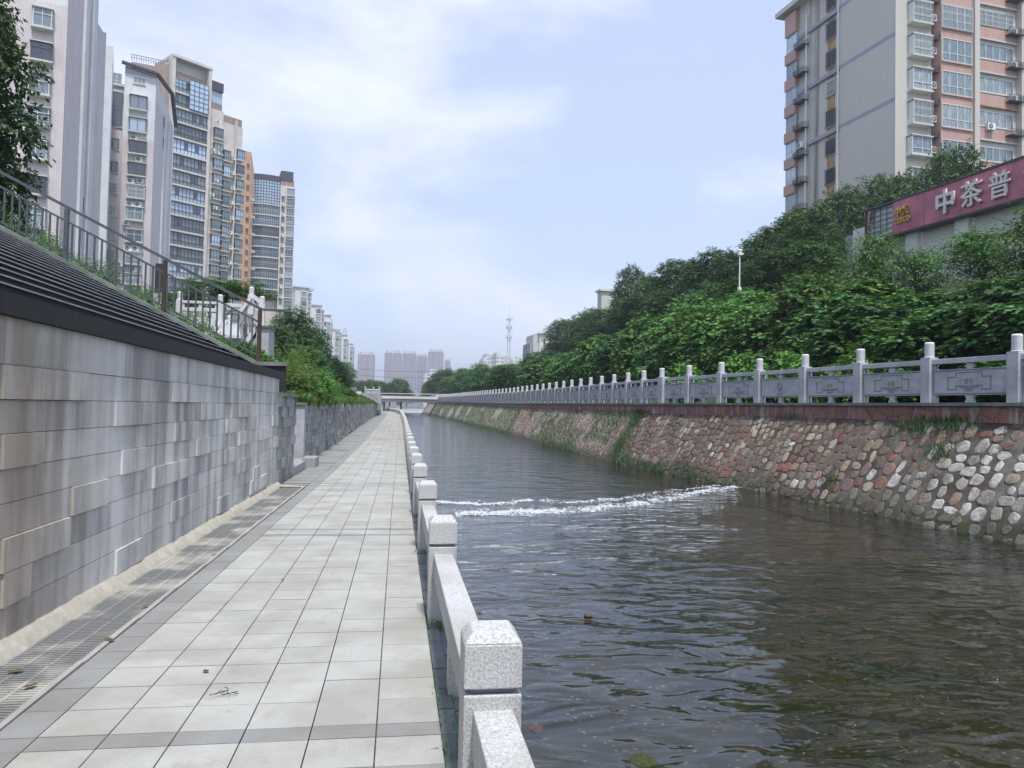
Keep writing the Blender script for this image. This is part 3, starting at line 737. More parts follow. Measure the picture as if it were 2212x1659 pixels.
def stones():
    rs = random.Random(5); V = []; F_ = []; col = []
    SLANT = 2.65
    v = 4.5
    def colr(v, t):
        x = rs.random()
        if v < 14.6: pw = .95
        elif v < 16: pw = .45
        elif v < 27: pw = .05
        else: pw = .06
        if v > 11.2 and t > .8: pw = min(pw, .35)
        if rs.random() < pw: c = (.54, .53, .50) if x < .65 else (.38, .35, .32)
        elif x < .30: c = (.22, .085, .065)
        elif x < .62: c = (.26, .165, .135)
        elif x < .76: c = (.16, .105, .10)
        elif x < .92: c = (.43, .35, .26)
        else: c = (.27, .21, .15)
        if v > 24: c = tuple(.72*p+.03 for p in c)
        g = rs.uniform(.75, 1.2); c = [min(.7, p*g*.82+q*.18) for p, q in zip(c, (.22, .19, .16))]
        if t < .27+.06*math.sin(v*1.3): c = [p*.28+q*.72 for p, q in zip(c, (.045, .055, .04))]
        return c
    while v < 62:
        base = (.30 if v < 17 else .25) if v < 34 else .22
        colw = base*rs.uniform(.95, 1.2); s = .10+rs.uniform(0, .12)
        while s < SLANT-.13:
            hh = rs.uniform(.13, .30)*(1.15 if v < 18 else 1.0); ww = colw*rs.uniform(.62, 1.02)*(1.0 if rs.random() < .8 else .7); tc_ = (s+hh/2)/SLANT
            vc = v+rs.uniform(-.05, .05)+.18*(s/SLANT)
            if tc_ < .985:
                n = 12; b = len(V); sq = rs.uniform(2.2, 5.5); ang0 = rs.uniform(-.35, .35); o = rs.uniform(.004, .017)
                jit = [rs.uniform(.80, 1.08) for _ in range(n)]
                for ring, (k, out) in enumerate(((1.0, -.02), (.95, o*.8), (.70, o))):
                    for i in range(n):
                        a = 2*math.pi*i/n; c_, s_ = math.cos(a), math.sin(a)
                        r = (abs(c_)**sq+abs(s_)**sq)**(-1/sq)*k*jit[i]
                        x_, y_ = r*c_*ww*.545, r*s_*hh*.54
                        x2 = x_*math.cos(ang0)-y_*math.sin(ang0); y2 = x_*math.sin(ang0)+y_*math.cos(ang0)
                        V.append(rp_(vc+x2, tc_+y2/SLANT, out+(rs.uniform(-.008, .008) if ring else 0)))
                V.append(rp_(vc, tc_, o*rs.uniform(.9, 1.3)))
                for r_ in (0, 1):
                    for i in range(n): F_.append((b+r_*n+i, b+r_*n+(i+1) % n, b+(r_+1)*n+(i+1) % n, b+(r_+1)*n+i))
                for i in range(n): F_.append((b+2*n+i, b+2*n+(i+1) % n, b+3*n))
                c = colr(vc, tc_); col.extend([(*c, 1)]*(3*n+1))
            s += hh+rs.uniform(.008, .03)
        v += colw+rs.uniform(.0, .03)
    me = bpy.data.meshes.new('stones'); me.from_pydata(V, [], F_); me.materials.append(M['stone_r'])
    at = me.color_attributes.new('stone', 'FLOAT_COLOR', 'POINT'); at.data.foreach_set('color', np.array(col, dtype=np.float32).ravel())
    me.polygons.foreach_set('use_smooth', [True]*len(F_)); me.update(); return link(bpy.data.objects.new('stones', me), root, LO)
stones()
def fascia_mat():
    t = MT('red_flagstone_fascia', .85); uv = t.co('UV'); v = t.n('ShaderNodeTexVoronoi', Scale=1.9); v.feature = 'DISTANCE_TO_EDGE'; t.l(uv, v.inputs['Vector'])
    v2 = t.n('ShaderNodeTexVoronoi', Scale=1.9); t.l(uv, v2.inputs['Vector'])
    c = t.mix(t.ramp(v2.outputs['Color'], [(0, 0.0), (1, 1.0)]), (.19, .082, .066), (.27, .13, .105))
    c = t.mix(t.ramp(v.outputs['Distance'], [(.02, 1.0), (.045, 0.0)]), c, (.10, .075, .075))
    st = t.n('ShaderNodeMapping'); st.inputs['Scale'].default_value = (4.5, .5, 1); t.l(uv, st.inputs[0]); n = t.noise(st.outputs[0], 1, 5, .65); big = t.noise(uv, .22, 3)
    f = t.mathn('MULTIPLY', t.ramp(n, [(.48, 0.0), (.62, .9)]), t.ramp(big, [(.42, .12), (.58, 1.0)]))
    c = t.mix(f, c, (.36, .345, .33)); t.color(c); return t.m
M['fascia'] = fascia_mat()
m = MB(); c = MB(); vv = frange(-10, 186, 196)
for a, b in zip(vv, vv[1:]):
    ua, ub, za, zb = urail(a), urail(b), zrail(a), zrail(b)
    m.hexa([(ua-.19, a, za-.42), (ua+.35, a, za-.42), (ub+.35, b, zb-.42), (ub-.19, b, zb-.42), (ua-.19, a, za-.075), (ua+.35, a, za-.075), (ub+.35, b, zb-.075), (ub-.19, b, zb-.075)])
    g = .004
    c.hexa([(ua-.25, a+g, za-.072), (ua+.3, a+g, za-.072), (ub+.3, b-g, zb-.072), (ub-.25, b-g, zb-.072), (ua-.25, a+g, za), (ua+.3, a+g, za), (ub+.3, b-g, zb), (ub-.25, b-g, zb)])
m.build('fascia', M['fascia'], root, LO); c.build('cap', M['cap_grey'], root, LO)

root = empty('carved_balustrade', (10.3, 30, 1.9), 'pale carved stone balustrade with relief panels above the rubble wall', 'balustrade')
b0 = Vector((10.3, 30, 1.9))
pm = MB(); pm.box(-.13, .13, -.13, .13, 0, 1.03); pm.box(-.135, .135, -.09, .09, .08, .94, 0)
pme = pm.mesh('post', M['pale_carved'])
fm = MB(); prof = [(.115, 1.03), (.115, 1.05), (.095, 1.06)]
for k in range(9): prof += [(.098, 1.07+k*.032), (.106, 1.085+k*.032)]
prof += [(.100, 1.36), (.085, 1.385)]
fm.lathe(prof, n=16); fme = fm.mesh('finial', M['finial'], True)
def panel_mesh(L_, logo=False):
    m = MB(); h = L_/2
    # local x along the rail, y outward (negative = river side)
    m.box(-h, h, -.05, .05, .17, .74)                      # slab
    e = .058
    m.box(-h+.03, h-.03, -e, -.051, .70, .725, 1); m.box(-h+.03, h-.03, -e, -.051, .19, .212, 1)
    m.box(-h+.03, -h+.05, -e, -.051, .213, .699, 1); m.box(h-.05, h-.03, -e, -.051, .213, .699, 1)
    def ln(a, b, w_=.016):
        (x0, z0), (x1, z1) = a, b
        if abs(x1-x0) > abs(z1-z0): m.box(min(x0, x1)-w_/2, max(x0, x1)+w_/2, -e, -.051, z0-w_/2, z0+w_/2, 1)
        else: m.box(x0-w_/2, x0+w_/2, -e+.001, -.051, min(z0, z1)+w_/2, max(z0, z1)-w_/2, 1)
    if not logo:
        s = L_/2.0
        for sg in (1, -1):
            X = lambda q: sg*q*s
            pts = [(0, .66), (.34, .66), (.34, .56), (.56, .56), (.56, .29), (.34, .29), (.34, .36)]
            for p, q in zip(pts, pts[1:]): ln((X(p[0]), p[1]), (X(q[0]), q[1]))
            ln((X(.34), .37), (X(.02), .37)); ln((X(.08), .39), (X(.08), .50)); ln((X(.08), .51), (X(.03), .51)); ln((X(.03), .40), (X(.03), .50), .012)
            ln((X(.22), .37), (X(.22), .31)); ln((X(.0), .335), (X(.18), .335)); ln((X(0), .295), (X(.12), .295)); ln((X(0), .26), (X(.07), .26))
    else:
        for i in range(22):
            a, b = 2*math.pi*i/22, 2*math.pi*(i+1)/22
            if 3 < i < 7: continue
            m.beam((.10*math.cos(a), -.055, .50+.15*math.sin(a)), (.10*math.cos(b), -.055, .50+.15*math.sin(b)), .014, .01, 1)
        for k, z in enumerate((.46, .425, .39)):
            for i in range(6):
                x0, x1 = -.085+.17*i/6, -.085+.17*(i+1)/6
                m.beam((x0, -.055, z+.012*math.sin(i*1.3)), (x1, -.055, z+.012*math.sin((i+1)*1.3)), .014, .008, 1)
        for z in (.52, .56, .60): ln((-.05, z), (.02, z), .01)
        for x in (-.09, 0, .09):
            for z in (.245, .27, .295): ln((x-.025, z), (x+.025, z), .008)
            ln((x, .24), (x, .31), .008)
    # vase brackets above and below, half brackets by the posts
    for x in (-h+.035, 0, h-.035):
        w_ = .10 if x == 0 else .05
        for z0, z1, k in ((.742, .775, .7), (.775, .82, 1.15), (.82, .848, .8), (.848, .868, 1.25)): m.box(max(-h, x-w_*k), min(h, x+w_*k), -.035, .035, z0, z1)
        for z0, z1, k in ((.0, .05, 1.1), (.05, .12, .8), (.12, .168, 1.1)): m.box(max(-h, x-w_*k), min(h, x+w_*k), -.035, .035, z0, z1)
    return m.mesh('panel', [M['pale_carved'], M['groove']])
SP = 2.205; LP_ = SP-.26-.004
pn = panel_mesh(LP_); pl = panel_mesh(LP_, True)
rl = MB(); rl.box(-LP_/2, LP_/2, -.075, .075, .87, .965); rl.box(-LP_/2, LP_/2, -.05, .05, .966, .985); rlm = rl.mesh('top_rail', M['pale_carved'])
v = 13.66-2*2.18*2; bal = []; i = -4
while v < 184:
    p = Vector((urail(v), v)); bal.append(p); dv = SP
    q = v+SP
    for _ in range(4):
        l = (Vector((urail(q), q))-p).length; q += SP-l
    v = q
for i, p in enumerate(bal):
    z = zrail(p.y); loc = Vector((p.x, p.y, z))-b0
    d = (bal[i+1]-p) if i+1 < len(bal) else p-bal[i-1]; rz = math.atan2(d.y, d.x)
    po_ = inst(pme, 'post', root, loc, rz)
    inst(fme, 'finial', po_, (0, 0, 0))
    if i == 11: inst(pme, 'post', root, loc+Vector((.0, -.262, 0)), rz)
    if i+1 < len(bal):
        mid = (p+bal[i+1])/2; l2 = Vector((mid.x, mid.y, zrail(mid.y)))-b0
        # outward (river side) must be local -y : direction reversed so that -y looks to the river
        inst(pl if i % 6 == 1 else pn, 'panel', root, l2, rz+math.pi); inst(rlm, 'top_rail', root, l2, rz)

# ---------------------------------------------------------------- buildings
CACHE = {}
def window_meshes(w, h, style, cols=2, transom=0.0):
    key = (round(w, 1), round(h, 1), style, cols, transom)
    if key in CACHE: return CACHE[key]
    w, h = key[0], key[1]
    fr = 'frame_white' if style in ('white', 'bars', 'bay', 'baybars') else 'frame_dark'
    m = MB(); g = MB(); t = .06
    bay = .55 if style.startswith('bay') or style == 'darkbay' else 0.0
    y = -bay-.02
    def xb(x0, x1, z0, z1, d=.05): m.box(x0, x1, y-d, y, z0, z1)
    xb(0, w, 0, t); xb(0, w, h-t, h); xb(0, t, t+.001, h-t-.001); xb(w-t, w, t+.001, h-t-.001)
    for k in range(1, cols): x = w*k/cols; xb(x-.025, x+.025, t+.001, h-t-.001, .04)
    if transom: z = h*transom; xb(t+.001, w-t-.001, z-.025, z+.025, .035)
    if bay:
        m.box(-.12, w+.12, -bay-.16, -.002, h+.002, h+.10, 1); m.box(-.12, w+.12, -bay-.16, -.002, -.16, -.002, 1)
        for x in (0, w-t): m.box(x, x+t, -bay-.018, -.003, t+.001, h-t-.001)
        g.box(.02, .05, -bay, -.01, .05, h-.05); g.box(w-.05, w-.02, -bay, -.01, .05, h-.05)
        g.box(.06, w-.06, -bay, -bay+.02, .05, h-.05)
    else:
        m.box(-.05, w+.05, -.12, -.001, -.10, -.002, 1)
        g.box(.03, w-.03, -.026, -.004, .03, h-.03)
    if style in ('bars', 'baybars', 'darkbars'):
        n = int(w/.14)
        for k in range(n+1): x = w*k/n; m.box(x-.012, x+.012, y-.17, y-.146, -.05, h+.05)
        for z in (0.0, h*.33, h*.66, h): m.box(-.03, w+.03, y-.145, y-.12, z-.015, z+.015)
        for x in (0, w): m.box(x-.012, x+.012, y-.12, -.003, -.05, -.03); m.box(x-.012, x+.012, y-.12, -.003, h+.02, h+.05)
    CACHE[key] = (m, g, fr, key); return CACHE[key]
MCACHE = {}
def window(root, F, box, style='white', cols=2, transom=0.0, glass=None, base=None, sz=None, out=0.0, name='window', sill='cream'):
    """box = (px0, py0, px1, py1) on the photograph's grid, turned into metres on the facade plane F; or sz=(s, z, w, h)"""
    if sz is None:
        x0, y0, x1, y1 = box; xm, ym = (x0+x1)/2, (y0+y1)/2
        s0 = F.sz(x0, ym)[0]; s1 = F.sz(x1, ym)[0]; z1 = F.sz(xm, y0)[1]; z0 = F.sz(xm, y1)[1]
        sz = (s0, z0, s1-s0, z1-z0)
    s0, z0, w_, h_ = sz
    m, g, fr, key = window_meshes(w_, h_, style, cols, transom)
    gl = glass or R.choice(['glass', 'glass', 'curtain', 'glass_dark'])
    kk = (key, fr, sill)
    if kk not in MCACHE: MCACHE[kk] = m.mesh('window', [M[fr], M[sill]])
    gk = (key, gl)
    if gk not in MCACHE: MCACHE[gk] = g.mesh('pane', M[gl])
    p = F.pt(s0, out, z0)-root.location
    o = inst(MCACHE[kk], name, root, p, F.rz); inst(MCACHE[gk], 'pane', o, (0, 0, 0)); return o
def aircon_mesh():
    m = MB(); m.box(-.42, .42, -.36, -.04, 0, .58); m.box(-.36, -.32, -.42, -.0, -.05, -.001); m.box(.32, .36, -.42, 0, -.05, -.001)
    g = MB(); g.lathe([(.23, 0), (.23, .02)], n=14); vs = [(x-.1, -.362-z, y+.29) for x, y, z in g.v]; g.v = vs
    h = MB(); h.tube((-.1, -.384, .29), (-.1, -.395, .29), .06, n=10)
    return m.mesh('air_conditioner', M['white_paint']), g.mesh('fan_grille', M['fan']), h.mesh('hub', M['white_paint'])
ACM = aircon_mesh()
def aircon(F, px, py, label, out=.0, scale=1.0, sz=None):
    s, z = sz if sz else F.sz(px, py)
    o = inst(ACM[0], 'air_conditioner', None, F.pt(s, out, z-.3), F.rz)
    g = inst(ACM[1], 'fan_grille', o, (0, 0, 0)); inst(ACM[2], 'hub', g, (0, 0, 0))
    return tag(o, label, 'air conditioner', 'air conditioners on the facades')
def wallq(root, F, s0, s1, z0, z1, mat, out=0.0, name='wall', th=.25):
    m = MB(); a, b = F.pt(s0, out, 0), F.pt(s1, out, 0); c, d = F.pt(s1, out-th, 0), F.pt(s0, out-th, 0); l = root.location
    cs = [(p.x-l.x, p.y-l.y, z-l.z) for z in (z0, z1) for p in (a, b, c, d)]
    m.hexa(cs); m.uv = [(u, v) for u, v in m.uv]
    return m.build(name, M[mat], root)
def bldroot(name, F, s, label, cat='apartment block', group=None, z=1.0):
    p = F.pt(s, -4, z); return empty(name, p, label, cat, group)
def prism(root, pts, z0, z1, mat, name='wall'):
    l = root.location; m = MB(); n = len(pts)
    ar = sum(pts[i][0]*pts[(i+1) % n][1]-pts[(i+1) % n][0]*pts[i][1] for i in range(n))
    if ar < 0: pts = pts[::-1]
    b = [(p[0]-l.x, p[1]-l.y) for p in pts]
    for i in range(n):
        q, r = b[i], b[(i+1) % n]; m.face([(*q, z0-l.z), (*r, z0-l.z), (*r, z1-l.z), (*q, z1-l.z)])
    m.face([(*q, z1-l.z) for q in b]); m.face([(*q, z0-l.z) for q in b[::-1]])
    return m.build(name, M[mat], root)
S1 = 1.8433*1.8083
def c1(x, y): return (x/S1, y/S1)                        # crop-one pixels to photograph grid
def c2(x, y): return (x/S1, (600*1.8433+y)/S1)
def cb(f, *b): a = f(b[0], b[1]); c = f(b[2], b[3]); return (*a, *c)

# --- LB1: nearest mauve tower at the left edge
F1 = Face.px(136, 66, 4300, 300); F1b = Face.px(136, 66, 690, 300)
r1 = bldroot('apartment_tower', F1, 0, 'tall mauve-grey tiled tower with bay windows at the left edge of the photo')
sL = F1.sz(-210, 500)[0]; zt = F1.sz(100, -260)[1]
zu = F1b.sz(150, 20)[1]
wallq(r1, F1, sL, 0, 1.5, zu, 'lb1_tile'); wallq(r1, F1, sL, 0, zu, zt, 'lb1_upper', name='upper_wall')
sE = F1b.sz(221, 300)[0]
F1b_rz = F1b
def side(F, s0, s1, z0, z1, mat, root, out=0, name='wall', th=.3): return wallq(root, F, s0, s1, z0, z1, mat, out, name, th)
zs = F1b.sz(218, 60)[1]
side(F1b, .26, sE, 1.5, zs-.02, 'lb1_tile', r1, -.0)
side(F1b, .26, F1b.sz(203, 5)[0], zs, zt, 'lb1_upper', r1, name='upper_wall')
for px0, px1 in ((172.5, 180), (190, 198)):
    a = F1b.sz(px0, 250)[0]; b = F1b.sz(px1, 250)[0]; side(F1b, a, b, 1.5, zt, 'pale_band', r1, .25, 'pilaster', .249)
for k, (y0, y1) in enumerate([(100, 215), (320, 435), (535, 655), (755, 870), (970, 1085), (1190, 1305), (1415, 1530), (1650, 1760)]):
    xx = 618-.028*y0; b = (*c1(xx, y0), *c1(xx+20, y1)); window(r1, F1b, b, 'white' if k % 3 else 'dark', 1, .3, sill='pale_band')
for k, (y0, y1, st, gl) in enumerate([(82, 212, 'bay', None), (320, 448, 'darkbay', 'glass_dark'), (555, 690, 'bay', None), (785, 910, 'bay', None), (1022, 1152, 'bay', 'curtain'), (1272, 1402, 'darkbay', 'glass_dark'), (1502, 1640, 'bay', 'curtain')]):
    x0 = 240-k*15 if k < 5 else 160-(k-5)*4; x1 = 378-k*9
    window(r1, F1, (*c1(x0, y0), *c1(x1, y1)), st, 2, .68, gl, sill='cream')
    window(r1, F1, (*c1(-190, y0-10), *c1(22-k*4, y1-10)), st if k % 2 else 'darkbay', 3, .68, sill='cream')
zf0 = F1.sz(70, c1(0, 1640)[1])[1]
for z in (zf0-3.3, zf0-6.3): window(r1, F1, None, 'bay', 2, .68, sz=(F1.sz(48, 480)[0], z, 3.2, 1.7))
side(F1b, sE-.3, sE, 1.5, zs+.3, 'lb1_tile', r1, .02, 'corner_strip')
prism(r1, [F1b.pt(F1b.sz(204, 5)[0], -.3, 0)[:2], F1b.pt(F1b.sz(219, 40)[0], -.3, 0)[:2], F1b.pt(F1b.sz(219, 40)[0], -6, 0)[:2], F1b.pt(F1b.sz(204, 5)[0], -6, 0)[:2]], zs, zs+5.2, 'glass_blue', 'glass_penthouse')
prism(r1, [F1b.pt(F1b.sz(202, 5)[0], .3, 0)[:2], F1b.pt(F1b.sz(221, 40)[0], .3, 0)[:2], F1b.pt(F1b.sz(221, 40)[0], -6, 0)[:2], F1b.pt(F1b.sz(202, 5)[0], -6, 0)[:2]], zs+5.22, zs+5.6, 'roof_dark', 'penthouse_roof')
# cream block with a flat top peeping out behind it
FB = Face.px(222, 88, 4300, 150); rb = bldroot('apartment_block', FB, 0, 'narrow cream block peeping out behind the mauve corner tower')
a = FB.sz(212, 200)[0]; b = FB.sz(239, 200)[0]; zb_ = FB.sz(232, 106)[1]
wallq(rb, FB, a, b, 1.5, zb_, 'cream', th=9); wallq(rb, FB, b-.9, b+.1, 1.5, zb_+.4, 'pale_band', .1, 'pilaster', 8.5)
for y in (150, 205, 262): window(rb, FB, (226, y-14, 230, y+16), 'white', 1, .3)
for k, (x, y) in enumerate(((172, 1468), (212, 1468))): aircon(F1, *c1(x, y), ('left', 'right')[k]+' air conditioner of the pair above the lowest bay window of the mauve tower', out=.0)
aircon(F1, *c1(150, 925), 'air conditioner among the leaves on the mauve tower, under its fourth bay window')
aircon(F1, *c1(98, 1120), 'air conditioner at the left of the fifth bay window of the mauve tower')

# --- LB2: second mauve block with the black sloping roof
F2 = Face.px(333, 98, 4300, 300); F2b = Face.px(333, 98, 690, 300); F2r = F2.shifted(-1.6)
r2 = bldroot('apartment_block', F2, -3, 'mauve and white tiled block with a black sloping roof edge and seven dark projecting windows')
a = F2.sz(265, 300)[0]; zmid = F2.sz(300, c1(0, 1000)[1])[1]; ztop = F2.sz(300, c1(0, 545)[1])[1]
wallq(r2, F2, a, 0, 1.5, zmid, 'lb1_tile'); wallq(r2, F2, a, 0, zmid, ztop, 'lb1_upper', name='upper_wall')
sE2 = F2b.sz(370, 400)[0]; zb2 = F2b.sz(368, c1(0, 910)[1])[1]
side(F2b, .26, sE2, 1.5, zb2, 'lb1_tile', r2); m = MB()
q = [F2b.pt(.26, 0, zb2+.01), F2b.pt(sE2, 0, zb2+.01), F2b.pt(sE2, 0, zb2+.6), F2b.pt(.26, 0, ztop+.3)]; q2 = [F2b.pt(.26, -.3, zb2+.01), F2b.pt(sE2, -.3, zb2+.01), F2b.pt(sE2, -.3, zb2+.6), F2b.pt(.26, -.3, ztop+.3)]
l = r2.location; m.hexa([p-l for p in (q[0], q[1], q2[1], q2[0], q[3], q[2], q2[2], q2[3])]); m.build('gable_wall', M['lb1_upper'], r2)
m = MB(); A_, B_, C_ = F2.pt(a-.4, .35, ztop+1.2)-l, F2.pt(.1, .35, ztop+.55)-l, F2b.pt(sE2, .35, zb2+.7)-l
B2 = F2b.pt(sE2*.72, .35, F2b.sz(365, c1(0, 665)[1])[1])-l; m.beam(A_, B_, .5, .3); m.beam(B_, B2, .5, .3); m.beam(B2, C_, .5, .3); m.build('roof_edge', M['roof_dark'], r2)
m = MB(); m.hexa([p-l for p in (F2.pt(a, .0, ztop), F2.pt(0, 0, ztop), F2.pt(0, -8, ztop), F2.pt(a, -8, ztop), F2.pt(a, 0, ztop+1.0), F2.pt(0, 0, ztop+.4), F2.pt(0, -8, ztop+.4), F2.pt(a, -8, ztop+1.0))]); m.build('attic_glazing', M['glass'], r2)
ar = F2r.sz(196, 400)[0]; br = F2r.sz(266, 400)[0]; zr = F2r.sz(240, c1(0, 612)[1])[1]
wallq(r2, F2r, ar, br, 1.5, zr, 'lb1_tile', name='recessed_wall'); prism(r2, [F2r.pt(ar, .2, 0)[:2], F2r.pt(br, .2, 0)[:2], F2r.pt(br, -.4, 0)[:2], F2r.pt(ar, -.4, 0)[:2]], zr, zr+.35, 'cream', 'parapet')
window(r2, F2r, cb(c1, 728, 655, 880, 908), 'dark', 3, .5, 'glass_dark')
window(r2, F2r, cb(c1, 802, 498, 878, 612), 'white', 2, .5, 'glass', out=-1.2)
for i, (b, st, gl) in enumerate([((716, 992, 856, 1070), 'dark', 'curtain'), ((712, 1158, 850, 1235), 'dark', 'glass_dark'), ((706, 1312, 842, 1390), 'bars', 'glass_dark'), ((700, 1478, 838, 1553), 'white', 'curtain'), ((697, 1643, 830, 1718), 'white', 'glass'), ((694, 1795, 826, 1880), 'bars', 'glass_dark')]):
    window(r2, F2r, cb(c1, *b), st, 3, 0, gl)
for i, (b, st, gl, tr) in enumerate([((936, 700, 1056, 795), 'darkbay', 'glass_blue', 0), ((930, 858, 1052, 955), 'darkbay', 'glass_blue', 0), ((928, 1020, 1046, 1112), 'darkbay', 'glass_dark', 0), ((922, 1182, 1040, 1270), 'darkbay', 'glass_dark', 0), ((918, 1338, 1036, 1430), 'baybars', 'glass', .6), ((912, 1502, 1028, 1590), 'bay', 'curtain', .6),
        ((908, 1662, 1022, 1745), 'bay', 'glass_dark', .6), ((900, 1822, 1016, 1905), 'baybars', 'glass', .6), ((898, 1975, 1010, 2050), 'bay', 'glass', .6)]):
    window(r2, F2, cb(c1, *b), st, 2, tr, gl)
window(r2, F2, cb(c1, 960, 562, 1050, 605), 'white', 3, 0, 'glass')
for k, (y0) in enumerate((850, 995, 1145, 1300, 1450, 1600)):
    window(r2, F2b, (*c1(1176-k*3, y0), *c1(1186-k*3, y0+75)), 'dark', 1, 0, 'glass_dark')
for px0, px1 in ((349, 353), (357, 361)): side(F2b, F2b.sz(px0, 400)[0], F2b.sz(px1, 400)[0], 1.5, zb2-.1, 'pale_band', r2, .2, 'pilaster', .199)
for x, y, lab in [(965, 995, 'single air conditioner under the second projecting window of the black-roofed block'), (1000, 1150, 'single air conditioner under the third projecting window of the black-roofed block'), (940, 1305, 'left air conditioner of the upper pair on the black-roofed block'), (1010, 1305, 'right air conditioner of the upper pair on the black-roofed block'),
        (937, 1475, 'left air conditioner of the middle pair on the black-roofed block'), (993, 1475, 'right air conditioner of the middle pair on the black-roofed block'), (908, 1607, 'air conditioner at the left edge below the middle pair of the black-roofed block'),
        (920, 1791, 'left air conditioner of the lower pair on the black-roofed block'), (975, 1791, 'right air conditioner of the lower pair on the black-roofed block'), (960, 1940, 'lowest air conditioner over the stair railing on the black-roofed block'), (860, 1903, 'narrow air conditioner beside the downpipe low on the black-roofed block')]:
    aircon(F2, *c1(x, y), lab)
aircon(F2r, *c1(750, 1580), 'air conditioner under the teal-curtained window of the black-roofed block')
m = MB(); s_ = F2r.sz(262, 400)[0]; m.tube(F2r.pt(s_, .2, 1.5)-l, F2r.pt(s_, .2, zr)-l, .09); m.build('downpipe', M['cream'], r2)

# --- LB3: glass balcony tower with brick penthouse
F3 = Face.px(371, 141, 2500, 225); r3 = bldroot('glazed_balcony_tower', F3, 4, 'beige concrete tower with full-width blue glazed balconies on every floor', z=1)
s0 = 0; s1 = F3.sz(454, 300)[0]; ztop3 = F3.sz(372, c1(0, 400)[1])[1]; slabs = [640, 750, 857, 970, 1085, 1203, 1315, 1428, 1535, 1648, 1755, 1868, 1985, 2100]
wallq(r3, F3, s0, s1, 1, ztop3, 'lb3_frame', -1.4, th=10)
wallq(r3, F3, -.1, .55, 1, ztop3, 'lb3_frame', 0, 'side_wall', 1.39); wallq(r3, F3, s1-.6, s1, 1, ztop3, 'lb3_frame', 0, 'side_wall', 1.39)
wallq(r3, F3, -.1, s1, ztop3+.01, ztop3+.5, 'lb3_frame', .15, 'roof_slab', 6)
wallq(r3, F3, .6, s1-.65, ztop3-3.6, ztop3-2.2, 'brick', -.9, 'brick_band', .3)
zsl = [F3.sz(c1(1240, 0)[0], c1(0, y)[1])[1] for y in slabs]
for k, z in enumerate(zsl):
    wallq(r3, F3, .57, s1-.62, z-.35, z, 'lb3_frame', .1, 'balcony_slab', 1.45)
    z1 = (zsl[k-1]-.36) if k else ztop3-3.7
    tall = k == 0
    # glazing with mullions
    m = MB(); g = MB(); W_ = s1-.7-.62
    n = 9
    g.box(0, W_, -.05, -.02, .01, z1-z-.01)
    for i in range(n+1): x = W_*i/n; m.box(x-.04, x+.04, -.12, -.051, .01, z1-z-.01)
    for t in (.34, .93) if not tall else (.34, .66, .95): m.box(.05, W_-.05, -.11, -.052, (z1-z)*t-.03, (z1-z)*t+.03)
    for i in R.sample(range(n), 2): m.box(W_*i/n+.1, W_*(i+1)/n-.1, -.115, -.053, (z1-z)*.38, (z1-z)*.88, 1)
    p = F3.pt(.65, -.35, z)-r3.location
    wf_ = m.build('window', [M['frame_dark'], M['glass_dark']], r3, p, F3.rz); g.build('pane', M[('glass_blue', 'glass', 'curtain', 'curtain')[k % 4 if k not in (4, 7, 12) else 0]], wf_)
    if k not in (4, 7):
        m = MB()
        for t in range(5): m.box(.62, s1-.66, -.03, -.0, .12+.2*t, .15+.2*t)
        for i in range(10): x = .65+(s1-1.35)*i/9; m.box(x-.02, x+.02, -.029, .02, .0, 1.0)
        m.build('balcony_railing', M['metal_dark'], r3, F3.pt(0, .12, z)-r3.location, F3.rz)
# tall bright curtain wall on the upper right of the tower
g = MB(); m = MB(); xa = F3.sz(c1(1362, 0)[0], 200)[0]; za, zb = zsl[1]+.1, zsl[0]+2.8; W_ = s1-.7-xa; g.box(0, W_, -.1, -.05, 0, zb-za)
for i in range(5): x = W_*i/4; m.box(x-.05, x+.05, -.16, -.101, 0, zb-za)
for i in range(7): z = (zb-za)*i/6; m.box(.051, W_-.051, -.15, -.102, z-.04, z+.04)
cw = m.build('curtain_wall', M['frame_dark'], r3, F3.pt(xa, .15, za)-r3.location, F3.rz); g.build('pane', M['glass_blue'], cw)
# brick stepped penthouse on the left
F3p = Face.px(284, 139, 4300, 140); za3 = F3p.sz(300, c1(0, 445)[1])[1]
a, b = 0, F3p.sz(373, 200)[0]
wallq(r3, F3p, a, b*.55, za3-9, za3-.2, 'brick', 0, 'brick_penthouse', 8); wallq(r3, F3p, b*.55, b, za3-9, za3+.4, 'brick', .2, 'brick_penthouse', 7); wallq(r3, F3p, b*.45, b, 1, za3-9.01, 'lb3_frame', .1, 'side_wall', 6)
m = MB()
for i in range(18): x = b*i/17*.97; m.box(x-.04, x+.04, -.04, .04, 0, 1.1)
m.box(-.1, b*.97, -.05, .05, 1.05, 1.12); m.box(-.1, b*.97, -.03, .03, .55, .6); m.build('roof_railing', M['metal_dark'], r3, F3p.pt(0, .1, za3+.0)-r3.location, F3p.rz)
